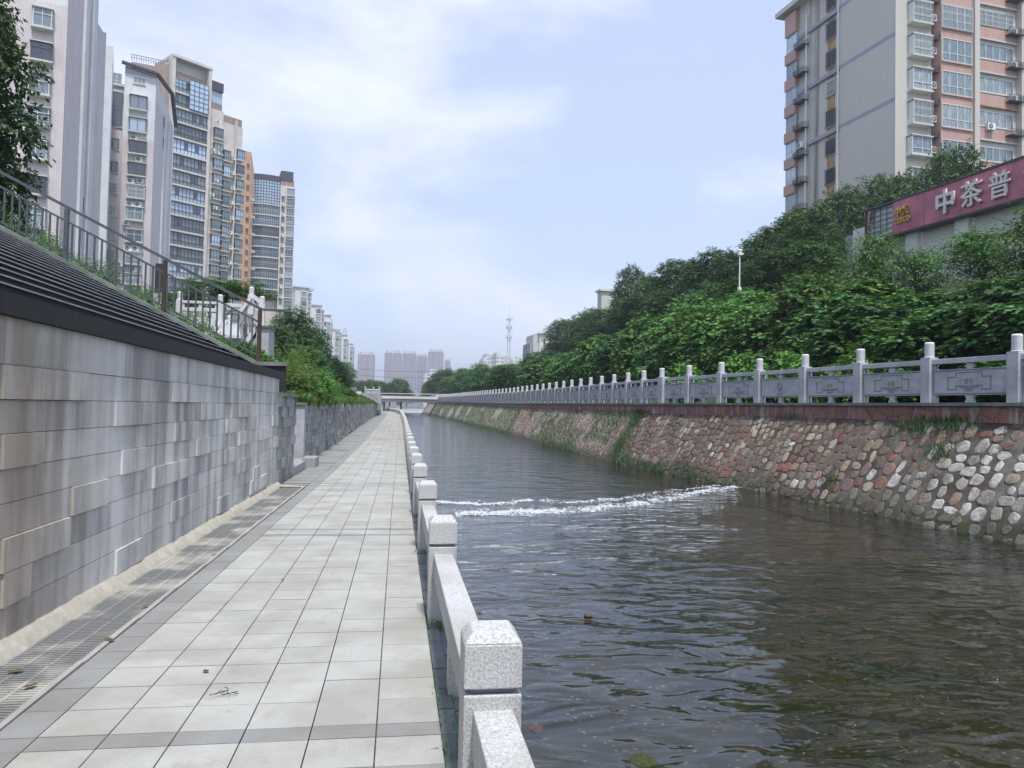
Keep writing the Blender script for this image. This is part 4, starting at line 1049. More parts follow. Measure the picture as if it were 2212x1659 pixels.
# --- LB3 right wing: bays and air-con ledges
F3w = F3.shifted(-1.5)
def X3(x): return F3w.sz(c1(x, 0)[0], 300)[0]
r3w = bldroot('stepped_residential_wing', F3w, X3(1600), 'stepped brick-topped wing with stacked glazed bays beside the blue glazed tower')
zz = lambda x, y: F3w.sz(*c1(x, y))[1]
z_a, z_b, z_c = zz(1560, 790), zz(1630, 880), zz(1750, 905)
wallq(r3w, F3w, s1, X3(1605), 1, z_a, 'lb3_frame', th=9); wallq(r3w, F3w, X3(1605), X3(1752), 1, z_b, 'lb3_frame', -.3, 'wall', 8)
wallq(r3w, F3w, s1, X3(1602), z_a, z_a+1.5, 'brick', -.5, 'brick_band', 5); wallq(r3w, F3w, X3(1606), X3(1750), z_b, z_b+1.6, 'brick', -.6, 'brick_band', 5)
wallq(r3w, F3w, s1+.1, X3(1602), z_a+1.52, z_a+3.8, 'glass_blue', -.6, 'glass_penthouse', 4); wallq(r3w, F3w, s1, X3(1603), z_a+3.81, z_a+5.6, 'roof_dark', -.2, 'roof_box', 5)
wallq(r3w, F3w, X3(1690), X3(1697), 1, z_c+.4, 'lb3_frame', .5, 'pilaster', .79)
for k in range(14):
    z = zsl[1]-1.9-2.98*k
    for j, (xa, xb, st) in enumerate(((1535, 1598, 0), (1608, 1655, 1), (1703, 1756, 2))):
        if j == 1 and k == 0 or j == 2 and k < 1: continue
        window(r3w, F3w, None, 'darkbay', 3, .3, sz=(X3(xa), z-1.5+(-.9 if j == 1 else 0), X3(xb)-X3(xa), 2.0), glass=('glass', 'curtain', 'glass', 'glass_blue')[(k+j) % 4], out=.0, sill='lb3_frame')
    if k > 0: wallq(r3w, F3w, X3(1660), X3(1688), z-1.9, z-1.75, 'lb3_frame', .6, 'aircon_ledge', .59)
n_ = ['topmost', 'second', 'third', 'fourth', 'fifth', 'sixth', 'seventh', 'eighth', 'ninth', 'tenth', 'eleventh', 'twelfth', 'thirteenth']
for k in range(1, 12):
    z = zsl[1]-1.9-2.98*k
    aircon(F3w, 0, 0, '%s air conditioner down the ledge column between the bays of the stepped wing' % n_[k-1], sz=(X3(1673+(k % 2)*7), z-1.44), out=.1)
for k, y in enumerate((883, 1102, 1303, 1500)): aircon(F3w, *c1(1560-(k*7), y), '%s air conditioner right of the glazed tower edge on the stepped wing' % n_[k], out=.35)
for k, y in enumerate((1080, 1405)): aircon(F3w, *c1(1521-(k*5), y), '%s small air conditioner hugging the edge of the glazed tower' % ('upper', 'lower')[k], out=.35)

# --- LB4 orange slab and LB5 rounded glass tower
F4 = Face.px(529, 203, 2500, 340); r4 = bldroot('orange_block', F4, 2, 'narrow orange rendered block with a single column of small windows')
b4 = F4.sz(553, 300)[0]; z4 = F4.sz(548, c1(0, 1130)[1])[1]; z4a = F4.sz(531, c1(0, 1085)[1])[1]; l = r4.location
m = MB(); q = [F4.pt(-.5, 0, 1), F4.pt(b4*.75, 0, 1), F4.pt(b4, 0, 1)]; m.hexa([p-l for p in (F4.pt(-.5, 0, 1), F4.pt(b4*.6, 0, 1), F4.pt(b4*.6, -8, 1), F4.pt(-.5, -8, 1), F4.pt(-.5, 0, z4a), F4.pt(b4*.6, 0, z4a), F4.pt(b4*.6, -8, z4a), F4.pt(-.5, -8, z4a))])
m.hexa([p-l for p in (F4.pt(b4*.6, 0, 1), F4.pt(b4, -.5, 1), F4.pt(b4, -8, 1), F4.pt(b4*.6, -8.1, 1), F4.pt(b4*.6, 0, z4a), F4.pt(b4, -.5, z4-3.5), F4.pt(b4, -8, z4-3.5), F4.pt(b4*.6, -8.1, z4a))]); m.build('wall', M['orange'], r4)
for k in range(14):
    y = 1178+k*77.5; window(r4, F4, (*c1(1777-k*1.6, y), *c1(1798-k*1.6, y+33)), 'dark', 1, 0, 'glass_dark', out=.01, sill='orange')
for k in range(6): aircon(F4, *c1(1815, 1440+k*77.5*1.6), '%s air conditioner on the seam between the orange block and the rounded glass tower' % n_[k], out=.2)
F5 = Face.px(546, 210, 5200, 390); r5 = bldroot('rounded_glass_tower', F5, 5, 'dark-roofed tower with a gently curved front of blue glazing')
def X5(x): return F5.sz(c1(x, 0)[0], 300)[0]
s5 = X5(2028); z5 = F5.sz(570, c1(0, 1300)[1])[1]; zr5 = F5.sz(570, c1(0, 1258)[1])[1]
def arc(n=8, out0=.0, bulge=.55): return [F5.pt(s5*i/n, out0+bulge*math.sin(math.pi*i/n), 0) for i in range(n+1)]
def curved(z0, z1, mat, name, o, th=.3, nn=8):
    A = [p for p in arc(nn, o)]; B = [p for p in arc(nn, o-th)]; l = r5.location; m = MB()
    for i in range(nn): m.hexa([(p.x-l.x, p.y-l.y, z-l.z) for z in (z0, z1) for p in (A[i], A[i+1], B[i+1], B[i])])
    return m.build(name, M[mat], r5)
curved(1, z5, 'lb3_frame', 'wall', -1.3, 8); curved(z5+.01, zr5, 'roof_dark', 'roof_band', .2, 7)
zf = [F5.sz(575, c1(0, y)[1])[1] for y in (1468, 1545, 1622, 1700, 1775, 1850, 1930, 2003, 2078)]
for k, z in enumerate(zf):
    curved(z-.35, z, 'lb3_frame', 'balcony_slab', .2, .8)
    nz = zf[k+1]-.36 if k+1 < len(zf) else z-3
    cg = curved(nz+.36, z-.36, ('glass', 'glass_blue', 'glass')[k % 3], 'window', -.2, .2)
    curved(nz+.4+.4, nz+.4+.5, 'metal_dark', 'balcony_rail', .15, .05); curved(nz+.4+.9, nz+.4+1.0, 'metal_dark', 'balcony_rail', .15, .05)
    l = r5.location; m = MB()
    for i in range(13): p = F5.pt(s5*i/12, -.02+.55*math.sin(math.pi*i/12), 0); m.box(p.x-l.x-.06, p.x-l.x+.06, p.y-l.y-.1, p.y-l.y+.02, nz+.37-l.z, z-.37-l.z)
    m.build('mullions', M['frame_dark'], r5)
curved(zf[0]+.05, z5, 'glass_blue', 'curtain_wall', .1, .3, 12)
m = MB()
for i in range(11): p = F5.pt(s5*i/10, .15+.55*math.sin(math.pi*i/10), 0); m.box(p.x-l.x-.07, p.x-l.x+.07, p.y-l.y-.12, p.y-l.y, zf[0]+.06-l.z, z5-l.z)
m.build('mullions', M['frame_dark'], r5)
for i in range(8): z = zf[0]+.1+(z5-zf[0])*i/8; curved(z, z+.12, 'frame_dark', 'transom', .17, .06)
a5, b5 = X5(2032), X5(2138); z5b = F5.sz(625, c1(0, 1340)[1])[1]
wallq(r5, F5, a5, b5, 1, z5b, 'lb3_frame', -.5, 'wing_wall', 8); wallq(r5, F5, a5, b5-.3, z5b+.01, z5b+1.6, 'brick', -.6, 'brick_band', 7); wallq(r5, F5, a5, b5-.6, z5b+1.62, z5b+4.2, 'roof_dark', -.4, 'roof_band', 7)
for x in (2030, 2066): wallq(r5, F5, X5(x), X5(x)+.35, 1, z5b, 'lb3_frame', .3, 'pilaster', .79)
for k in range(14):
    z = z5b-2.6-2.87*k
    window(r5, F5, None, 'darkbay' if k % 2 else 'bay', 3, .3, sz=(X5(2076), z, X5(2132)-X5(2076), 1.9), out=-.5, sill='lb3_frame')
    wallq(r5, F5, X5(2036), X5(2064), z-.5, z-.35, 'lb3_frame', .2, 'aircon_ledge', .69)
    if k < 11: aircon(F5, 0, 0, '%s air conditioner down the ledge column of the rounded glass tower' % n_[k], sz=(X5(2044+(k*5) % 14), z-.04), out=-.1)

# --- row of white stepped blocks along the left bank
def c5(x, y): return ((900+x/1.8433)/1.8083, (1000+y/1.8433)/1.8083)
WB = [(474, 588, 225, 262, 64, 243, 'white block with a yellowish cornice just right of the rounded glass tower', 0), (592, 684, 353, 385, 56.5, 282, 'second white block of the receding row, cream cornice above the large dark tree', 1), (684, 744, 422, 480, 48, 315, 'third white block of the receding row, with a white rooftop frame', 2),
      (744, 812, 527, 548, 42, 355, 'fourth white block of the receding row with projecting window boxes', 3), (812, 861, 565, 600, 38, 395, 'fifth white block of the receding row with a small dark roof pergola', 4), (861, 904, 627, 655, 36, 425, 'smallest and last white block at the end of the receding row', 5)]
for x0, x1, yt, yw, pit, D, lab, idx in WB:
    Fw = Face.px(c5(x0, 0)[0], D, 3600, c5(0, yt)[1]); rw_ = bldroot('white_residential_block', Fw, 2, lab, group='white blocks receding along the left bank')
    Xw = lambda x: Fw.sz(c5(x, 0)[0], 700)[0]
    a, b = Xw(x0-14), Xw(x1); zt_ = Fw.sz(*c5((x0+x1)/2, yt+6))[1]; mid = a+(b-a)*.72
    wallq(rw_, Fw, a, mid, 1, zt_, 'wht_bld', th=10); wallq(rw_, Fw, mid, b, 1, zt_-1.2, 'wht_bld', -1.2, 'side_wall', 8)
    wallq(rw_, Fw, a-.2, mid+.3, zt_+.01, zt_+.4, ('cream', 'cream', 'wht_bld')[idx % 3], .4, 'cornice', 9)
    if idx == 0: wallq(rw_, Fw, b-2.2, b+.3, zt_-.6, zt_+.1, 'glass_blue', .0, 'blue_canopy', 3)
    if idx in (2, 4):
        m = MB(); l = rw_.location; q0, q1 = Fw.pt(mid*.3, -1, zt_+.4)-l, Fw.pt(mid*.9, -1, zt_+.4)-l
        for p in (q0, q1): m.beam(p, p+Vector((0, 0, 3)), .2, .2, up=(1, 0, 0))
        m.beam(q0+Vector((0, 0, 3)), q1+Vector((0, 0, 3)), .3, .2); m.beam(q0+Vector((0, 0, 1.6)), q1+Vector((0, 0, 1.6)), .15, .15); m.build('roof_frame', M['white_paint' if idx == 2 else 'roof_dark'], rw_)
    nfl = int((zt_-2)/2.95)
    for k in range(min(nfl, 10)):
        z = Fw.sz(*c5((x0+x1)/2, yw))[1]-1.6-2.95*k
        if z < 2: break
        ww = (mid-a)
        window(rw_, Fw, None, 'bay', 2, .65, ('glass', 'glass_dark', 'curtain')[(k+idx) % 3], sz=(a+ww*.45, z, ww*.42, 1.7), sill='wht_bld')
        if idx in (2,): window(rw_, Fw, None, 'dark', 3, 0, sz=(a+ww*.08, z, ww*.3, 1.8), glass='glass_dark', sill='wht_bld')
        window(rw_, Fw, None, 'bay', 1, .5, sz=(mid+(b-mid)*.35, z+.1, (b-mid)*.4, 1.4), out=-1.2, glass='glass', sill='wht_bld')

# --- far hazy towers
def tower_mat(name, c1_, c2_, w_, h_, mort=.18):
    t = MT(name, .8); uv = t.co('UV'); b = t.n('ShaderNodeTexBrick'); b.offset = 0; t.l(uv, b.inputs['Vector']); b.inputs['Scale'].default_value = 1
    b.inputs['Brick Width'].default_value = w_; b.inputs['Row Height'].default_value = h_; b.inputs['Mortar Size'].default_value = mort*h_
    b.inputs['Color1'].default_value = (*c1_, 1); b.inputs['Color2'].default_value = (*[x*1.25 for x in c1_], 1); b.inputs['Mortar'].default_value = (*c2_, 1); t.color(b.outputs['Color']); return t.m
M['tower'] = tower_mat('far_tower_facade', (.13, .14, .17), (.36, .30, .28), 3.3, 3.0); M['tower2'] = tower_mat('far_tower_side', (.24, .21, .21), (.40, .33, .30), 2.4, 3.0)
M['far_white'] = tower_mat('far_white_facade', (.22, .24, .27), (.60, .60, .60), 4.0, 3.0, .30)
FT = [(906, 1027, 697, 'hazy high-rise standing alone left of the other far towers', 1250), (1100, 1222, 686, 'leftmost of the joined hazy high-rises above the bridge', 1300), (1228, 1333, 690, 'second from left of the joined hazy high-rises', 1310),
      (1336, 1412, 708, 'narrow hazy high-rise in the middle, behind the willow tree top', 1380), (1414, 1531, 676, 'tallest and broadest hazy high-rise of the far cluster', 1330), (1536, 1582, 742, 'short hazy slab at the right end of the far cluster', 1500)]
for i, (x0, x1, yt, lab, D) in enumerate(FT):
    Ft = Face.px(c5(x0, 0)[0], D, 30000); rt = bldroot('high_rise', Ft, 10, lab, 'high-rise', 'hazy high-rises beyond the bridge')
    Xt = lambda x: Ft.sz(c5(x, 0)[0], 800)[0]
    w_ = Xt(x1); zt_ = Ft.sz(*c5(x0+30, yt+14))[1]
    wallq(rt, Ft, 0, w_, 1, zt_, 'tower2', -3, 'wall', 22)
    for k, (a, b) in enumerate(((.04, .28), (.38, .62), (.72, .96))):
        wallq(rt, Ft, w_*a, w_*b, 1, zt_-(1.5 if k != 1 else -1), 'tower', .0, 'bay_column', 2.9)
    wallq(rt, Ft, w_*.02, w_*.98, zt_+.1, zt_+2.0, 'lb3_frame', -2, 'parapet', 20); wallq(rt, Ft, w_*.28, w_*.72, zt_+2.1, zt_+5, 'lb3_frame', -4, 'roof_house', 14)
    for k in (.12, .82): wallq(rt, Ft, w_*k, w_*(k+.08), zt_+2.1, zt_+5, 'brick', -3, 'roof_turret', 8)
# links between joined towers
Fw = Face.px(c5(1386, 0)[0], 600, 9000); rw_ = bldroot('white_tower_block', Fw, 2, 'small white block with a taller stair tower in front of the hazy high-rises')
Xw = lambda x: Fw.sz(c5(x, 0)[0], 800)[0]
wallq(rw_, Fw, 0, Xw(1440), 1, Fw.sz(*c5(1410, 846))[1], 'far_white', th=12); wallq(rw_, Fw, Xw(1436), Xw(1475), 1, Fw.sz(*c5(1450, 812))[1], 'far_white', .5, 'stair_tower', 10)
# right far buildings
def farblock(name, px0, px1, D, ytops, vp, lab, mat='far_white'):
    F_ = Face.px(px0, D, vp); r_ = bldroot(name, F_, 3, lab, 'building'); w_ = F_.sz(px1, 800)[0]; n = len(ytops)
    for i, y in enumerate(ytops):
        z = F_.sz(px0+(px1-px0)*(i+.5)/n, y)[1]; wallq(r_, F_, w_*i/n, w_*(i+1)/n, 1, z, mat, -(i % 2)*1.5, 'wall', 12); wallq(r_, F_, w_*i/n+.3, w_*(i+1)/n-.3, z+.01, z+1.2, 'wht_bld', -(i % 2)*1.5-.4, 'roof_trim', 8)
    return r_, F_, w_
farblock('white_arch_block', 1042, 1068, 620, [776, 766, 772], 6000, 'faint white block with arched roof trim left of the telecom mast')
farblock('white_far_block', 1070, 1102, 560, [765, 770, 772], 6000, 'faint wide white block directly behind the telecom mast')
farblock('white_far_block', 1103, 1130, 700, [777, 773], 6000, 'faint low white block right of the telecom mast')
def c3(x, y): return ((2000+x/1.8433)/1.8083, (900+y/1.8433)/1.8083)
F6 = Face.px(1146, 190, 9000); r6 = bldroot('white_villa_block', F6, 2, 'white block with a stepped gable and a blue canopy between the mast and the trees', 'building')
def X6(x): return F6.sz(c3(x, 0)[0], 760)[0]
def Z6(x, y): return F6.sz(*c3(x, y))[1]
wallq(r6, F6, X6(135), X6(156), 1, Z6(145, 808), 'shop_grey', -1, 'wall', 8); wallq(r6, F6, X6(155), X6(198), 1, Z6(170, 748), 'cream', -.5, 'tower_wall', 8); wallq(r6, F6, X6(196), X6(300), 1, Z6(250, 748), 'shop_white', 0, 'gable_wall', 9); wallq(r6, F6, X6(300), X6(470), 1, Z6(330, 770), 'shop_white', -1.5, 'wall', 8)
wallq(r6, F6, X6(188), X6(310), Z6(250, 748)+.02, Z6(250, 738), 'cream', .4, 'roof_trim', 8); wallq(r6, F6, X6(298), X6(380), Z6(320, 765), Z6(320, 750), 'glass_blue', .6, 'blue_canopy', 2)
window(r6, F6, (*c3(305, 775), *c3(350, 815)), 'baybars', 3, .5, 'glass', out=-1.5, sill='shop_white'); window(r6, F6, (*c3(226, 790), *c3(238, 826)), 'dark', 1, 0, 'glass_dark')
F7 = Face.px(c3(632, 0)[0], 120, 645, 630); r7 = bldroot('pale_roof_building', F7, -5, 'pale wall corner of a building showing between the treetops on the right bank', 'building')
Fq = Face.px(c3(645, 0)[0], 120, 9000, 630); wallq(r7, Fq, 0, Fq.sz(c3(800, 0)[0], 600)[0], 1, Fq.sz(*c3(700, 440))[1], 'cream', 0, 'wall', 2); wallq(r7, Fq, -.3, Fq.sz(c3(790, 0)[0], 600)[0], Fq.sz(*c3(700, 440))[1]+.01, Fq.sz(*c3(700, 440))[1]+.35, 'wht_bld', .3, 'eave', 2.6)

# --- RB: big tower on the right
def c6(x, y): return ((3000+x/2.212)/1.8083, (y/2.212)/1.8083)
FR = Face.px(1934, 67.6, 7014, 165); FS = Face.px(1934, 67.6, 645, 165)
rR = bldroot('riverside_tower', FR, -6, 'tall beige tiled tower with salmon bands at the top right')
sS = FS.sz(1706, 200)[0]; zTR = FS.sz(1706, 31)[1]; zLo = 1.5
def XS(x, y=800): return FS.sz(*c6(x, y))[0]
def ZS(x, y): return FS.sz(*c6(x, y))[1]
def XR(x, y=600): return FR.sz(*c6(x, y))[0]
def ZR(x, y): return FR.sz(*c6(x, y))[1]
# FS.d points away from the camera toward the vanishing point; outward must face the river (left)
FS.out = -FS.out if FS.out.x > 0 else FS.out
PXs = [(1100, 0), (612, 0), (566, 0), (490, 0), (432, 0), (348, 0), (258, 0), (165, 0)]
ss = {x: FS.sz(c6(x, 0)[0]-.0, c6(0, 800)[1])[0] for x, _ in PXs}
def sidewall(a, b, z0, z1, mat, out, name='wall', th=.3):
    l = rR.location; m = MB(); lo, hi = min(a, b), max(a, b)
    p = [FS.pt(hi, out, 0), FS.pt(lo, out, 0), FS.pt(lo, out-th, 0), FS.pt(hi, out-th, 0)]
    if ((p[1]-p[0]).cross(p[3]-p[0])).z < 0: p = [p[1], p[0], p[3], p[2]]
    m.hexa([(q.x-l.x, q.y-l.y, z-l.z) for z in (z0, z1) for q in p]); return m.build(name, M[mat], rR)
sidewall(0, ss[612]-.1, zLo, zTR, 'rb_tile', 0); sidewall(ss[612]-.1, ss[566], zLo, zTR, 'rb_tile', -.25); sidewall(ss[566], ss[490], zLo, zTR, 'rb_tile', -.26); sidewall(ss[490], ss[432], zLo, zTR, 'rb_tile', -.25)
sidewall(ss[432], ss[432]+1.0, zLo, zTR, 'rb_tile', -.24); sidewall(ss[348]-1.4, ss[348], zLo, zTR, 'rb_tile', -.24); sidewall(ss[348], ss[258], zLo, zTR, 'rb_light', -.1)
sidewall(ss[432]+1.0, ss[348]-1.4, zLo, zTR, 'rb_light', -1.3, 'recess_wall')
# floor pitch bands across the recess
zfl = [ZS(390, y) for y in (-20, 265, 510, 756, 1003, 1250, 1497, 1740)]
for z in zfl: sidewall(ss[432]+1.001, ss[348]-1.401, z, z+1.15, 'rb_tile', -.25, 'spandrel', .3)
for y in (-285, 285, 852): z = ZS(1100, y); sidewall(.01, ss[258], z-.20, z+.20, 'rb_band', .006, 'painted_band', .25)
wz = []
for k, (y0, y1) in enumerate([(-60, 72), (195, 330), (438, 575), (690, 820), (948, 1085), (1205, 1335), (1460, 1585), (1710, 1830)]):
    # rusty stain panels and windows of the stair column
    z1 = ZS(528, y0); z0 = ZS(528, y1)
    sw = ss[490]-ss[566]
    P0 = FS.pt(ss[490], -.26, z0)
    m_, g_, fr_, key_ = window_meshes(abs(sw)*.96, z1-z0, 'darkbars' if k not in (3,) else 'bars', 3, .5)
    kk = (key_, fr_, 'rbw')
    if kk not in MCACHE: MCACHE[kk] = m_.mesh('window', [M[fr_], M['rb_tile']])
    gk = (key_, 'glass_dark')
    if gk not in MCACHE: MCACHE[gk] = g_.mesh('pane', M['glass_dark'])
    far = FS.pt(max(ss[490], ss[566]), -.24, z0); rz = math.atan2(-FS.d.y, -FS.d.x)
    o = inst(MCACHE[kk], 'window', rR, far-rR.location, rz); inst(MCACHE[gk], 'pane', o, (0, 0, 0)); wz.append((z0, z1))
    if k: sidewall(ss[566]+.1, ss[490]-.1, z1+.15, wz[k-1][0]-.15, 'rust_stain', -.252, 'stained_panel', .2)
def sidewin(s0, s1, z0, z1, style, cols, tr, glass, out):
    m_, g_, fr_, key_ = window_meshes(abs(s1-s0), z1-z0, style, cols, tr); kk = (key_, fr_, 'cream'); gk = (key_, glass)
    if kk not in MCACHE: MCACHE[kk] = m_.mesh('window', [M[fr_], M['cream']])
    if gk not in MCACHE: MCACHE[gk] = g_.mesh('pane', M[glass])
    o = inst(MCACHE[kk], 'window', rR, FS.pt(max(s0, s1), out, z0)-rR.location, math.atan2(-FS.d.y, -FS.d.x)); inst(MCACHE[gk], 'pane', o, (0, 0, 0))
# far end balconies: pink parapets and corner glazing
l = rR.location
for k, (y0, y1) in enumerate([(125, 305), (455, 545), (680, 770), (908, 1000), (1135, 1225), (1365, 1450), (1595, 1680), (1820, 1900)]):
    z1, z0 = ZS(215, y0), ZS(215, y1); sidewall(ss[258]+.01, ss[165], z0, z1, 'rb_pink', .35, 'balcony_parapet', 3)
    zn = ZS(215, [305, 545, 770, 1000, 1225, 1450, 1680, 1900][k]); zn1 = ZS(215, [455, 680, 908, 1135, 1365, 1595, 1820, 2050][k])
    sidewall(ss[258]+.02, ss[165]-.2, zn1+.01, zn-.01, 'curtain' if k % 2 else 'glass_blue', .1, 'balcony_glazing', 2.6)
    sidewin(ss[258]+.05, ss[165]-.1, zn1, zn, 'bars' if k == 2 else 'white', 2, .4, 'glass_blue', .12)
sidewall(ss[258]+.02, ss[165]-.2, ZS(215, 125)+.01, zTR-.2, 'glass_dark', .1, 'balcony_glazing', 2.6)
m = MB(); e0, e1 = FS.pt(ss[165]+1.0, .9, zTR), FS.pt(-1.0, .9, zTR); e2, e3 = FS.pt(-1.0, -8, zTR), FS.pt(ss[165]+1.0, -8, zTR)
q = [e0, e1, e2, e3]; q = q if ((q[1]-q[0]).cross(q[3]-q[0])).z > 0 else [e1, e0, e3, e2]
m.hexa([p-l for p in q]+[p-l+Vector((0, 0, .5)) for p in q]); m.build('roof_eave', M['cream'], rR)
for x, nm in ((612, 'downpipe'), (336, 'downpipe')):
    s_ = FS.sz(c6(x, 0)[0], c6(0, 800)[1])[0]; m = MB(); z1 = zTR-.2 if x == 612 else ZS(336, 130); m.tube(FS.pt(s_, .12, zLo)-l, FS.pt(s_, .12, z1)-l, .085, n=8)
    for k in range(12): zq = 5+k*2.9; m.tube(FS.pt(s_, .12, zq)-l, FS.pt(s_, .12, zq+.12)-l, .11, n=8)
    m.build(nm, M['white_paint'], rR)
# ledge cages for air conditioners on the side
def cage_mesh(w_=1.6, d=.75, h=.5):
    m = MB(); m.box(0, w_, -d, 0, -.08, 0, 1)
    n = 9
    for k in range(n+1): x = w_*k/n; m.box(x-.018, x+.018, -d, -d+.036, .001, h)
    for k in range(4): y = -d*k/4; m.box(-.0, .024, y-.03, y-.006, .001, h); m.box(w_-.024, w_, y-.03, y-.006, .001, h)
    for z in (h*.5, h): m.box(-.01, w_+.01, -d-.01, -d-.001, z-.015, z+.015); m.box(-.014, -.001, -d, 0, z-.015, z+.015); m.box(w_+.001, w_+.014, -d, 0, z-.015, z+.015)
    return m.mesh('aircon_cage', [M['roof_dark'], M['roof_dark']])
cgm = cage_mesh()
rzS = math.atan2(-FS.d.y, -FS.d.x)
for k, y in enumerate([425, 660, 895, 1130, 1362, 1592, 1820]):
    inst(cgm, 'aircon_cage', rR, FS.pt(ss[258]-.1, -.1, ZS(280, y))-l, rzS)
o = inst(ACM[0], 'air_conditioner', None, FS.pt(ss[258]-.9, .1, ZS(265, 1300)), rzS); g = inst(ACM[1], 'fan_grille', o, (0, 0, 0)); inst(ACM[2], 'hub', g, (0, 0, 0)); tag(o, 'air conditioner in the cage at the far end of the beige riverside tower', 'air conditioner', 'air conditioners on the facades')
# front of RB
wallq(rR, FR, .0, XR(1412), zLo, zTR+14, 'rb_light', th=.28); FRr = FR.shifted(-.9)
sidewall(-.0, -.001, zLo, zLo+.1, 'rb_tile', 0, 'plinth')
def XP(x, y=600): return F_pink.sz(*c6(x, y))[0]
F_pink = FR.shifted(.9)
wallq(rR, FR, XP(1495), XP(1768), zLo, zTR+14, 'rb_pink', .9, 'salmon_wall', 2.0)
wallq(rR, FR, XR(1412), XP(1495)-.01, zLo, zTR+14, 'rb_pink', -.6, 'salmon_wall', .3)
wallq(rR, FR, XP(1770), XP(1812), zLo, zTR+14, 'rb_light', 1.15, 'pilaster', 2.0)
FQ = FR.shifted(.2); XQ = lambda x: FQ.sz(*c6(x, 600))[0]
wallq(rR, FR, XQ(1812)+.05, XQ(2140), zLo, zTR+14, 'rb_light', .2, 'wall', 1.5); wallq(rR, FR, XQ(2142), XQ(2182), zLo, zTR+14, 'rb_light', .8, 'pilaster', 2.0)
wallq(rR, FR, XQ(2184), XQ(2184)+9, zLo, zTR+14, 'rb_light', .1, 'wall', 1.5)
bays = [(-250, -55), (35, 215), (320, 500), (610, 795), (890, 1085), (1190, 1350), (1470, 1630)]
for k, (y0, y1) in enumerate(bays):
    x0 = 1215 if k < 5 else 1205
    window(rR, FR, (*c6(x0-4, y0+8), *c6(1372, y1)), 'baybars' if k in (1, 2, 4) else 'bay', 2, .32, 'curtain', sill='cream')
    aircon(FR, *c6(1410, bays[k][1]-45), '%s air conditioner right of the projecting cage windows of the beige riverside tower' % n_[k], out=.05)
wins = [(-235, -60), (60, 260), (345, 545), (630, 828), (915, 1112), (1215, 1400), (1500, 1690)]
for k, (y0, y1) in enumerate(wins):
    window(rR, F_pink, (*c6(1502, y0), *c6(1762, y1)), 'bars' if k == 1 else 'white', 4, .36, 'curtain' if k else 'glass', sill='rb_pink')
    # narrow return glazing of the salmon bay
    wz0, wz1 = F_pink.sz(*c6(1600, y1))[1], F_pink.sz(*c6(1600, y0))[1]
    wallq(rR, FR, XR(1418), XP(1495)-.03, wz0, wz1, 'glass_dark', -.28, 'corner_glazing', .3)
    inst(cgm, 'aircon_cage', rR, FR.pt(XR(1395), 0, F_pink.sz(*c6(1420, y1+5))[1]-.5)-l, FR.rz)
    aircon(FR, 0, 0, '%s small air conditioner sitting on the caged ledge beside the salmon bay' % n_[k], sz=(XR(1395)+1.0, F_pink.sz(*c6(1420, y1+5))[1]-.19), out=.15)
    ya = y0+52+k*2; h_ = 125 if k != 4 else 130
    window(rR, FQ, (*c6(1818, ya), *c6(2118, ya+h_)), 'bars' if k == 1 else 'white', 5, 0, 'curtain', sill='rb_light')
    zt1 = FQ.sz(*c6(1960, ya+h_+18))[1]; wallq(rR, FR, XQ(1813), XQ(2139), zt1-1.05, zt1, 'rb_pink', .32, 'salmon_band', .119); wallq(rR, FR, XQ(1813), XQ(2139), zt1-1.19, zt1-1.06, 'rust_stain' if k == 3 else 'rb_tile', .45, 'ledge', .2)
    inst(cgm, 'aircon_cage', rR, FR.pt(XQ(2040), .2, FQ.sz(*c6(2060, ya+h_+75))[1])-l, FR.rz)
    if k != 4: aircon(FQ, 0, 0, '%s air conditioner in the caged ledges near the right edge of the photo' % n_[k], sz=(XQ(2040)+.7, FQ.sz(*c6(2060, ya+h_+75))[1]+.32), out=.1)
    window(rR, FQ, None, 'white', 2, 0, 'curtain', sz=(XQ(2192), FQ.sz(*c6(2150, ya+h_))[1], 2.4, 1.5), sill='rb_light')
    aircon(FQ, 0, 0, '%s air conditioner cut by the right edge of the photo on the riverside tower' % n_[k], sz=(XQ(2192)+.2, FQ.sz(*c6(2150, ya+h_))[1]-.6), out=.1)
aircon(FQ, *c6(1895, 1105), 'air conditioner on a rusty bracket under the fifth wide window of the riverside tower', out=.12)

# --- tea shop building with the long magenta sign
def c7(x, y): return ((2800+x/1.8433)/1.8083, (600+y/1.8433)/1.8083)
FW = Face.px(1886, 55, 645, 240)
FW.out = -FW.out if FW.out.x > 0 else FW.out
class Rev(Face): pass
# reversed copy so that s grows to the right in the picture (towards the camera) and outward is local -y
Fs = Face(FW.A, -FW.d)
assert (Fs.out-FW.out).length < 1e-3
rz_ = Fs.rz; rs_ = bldroot('shop_building', Fs, 4, 'white rendered low building carrying the long magenta sign above the shrubs', 'shop')
def XW(x, y=600): return Fs.sz(*c7(x, y))[0]
def ZW(x, y): return Fs.sz(*c7(x, y))[1]
zroof = ZW(1125, 500); l = rs_.location
wallq(rs_, Fs, XW(960), XW(2212)+14, 2, zroof, 'shop_white', -.25, 'wall', 10)
wallq(rs_, Fs, XW(895), XW(958), 2, ZW(930, 590), 'shop_grey', -.3, 'grey_wall', 8); wallq(rs_, Fs, XW(808), XW(894), 2, ZW(850, 705), 'shop_grey', -.8, 'annex_wall', 6)
window(rs_, Fs, (*c7(815, 738), *c7(888, 860)), 'darkbars', 2, 0, 'glass', out=-.8, sill='shop_grey')
for x in (1375, 1730): wallq(rs_, Fs, XW(x), XW(x)+1.0, 2, zroof-.1, 'shop_white', .2, 'buttress', .449)
rg = empty('shop_sign', Fs.pt(XW(1600), .3, ZW(1600, 400)), 'long faded magenta sign with silver Chinese characters and a torn left end', 'sign'); l = rg.location
zs0, zs1 = ZW(1220, 615), ZW(1125, 425)
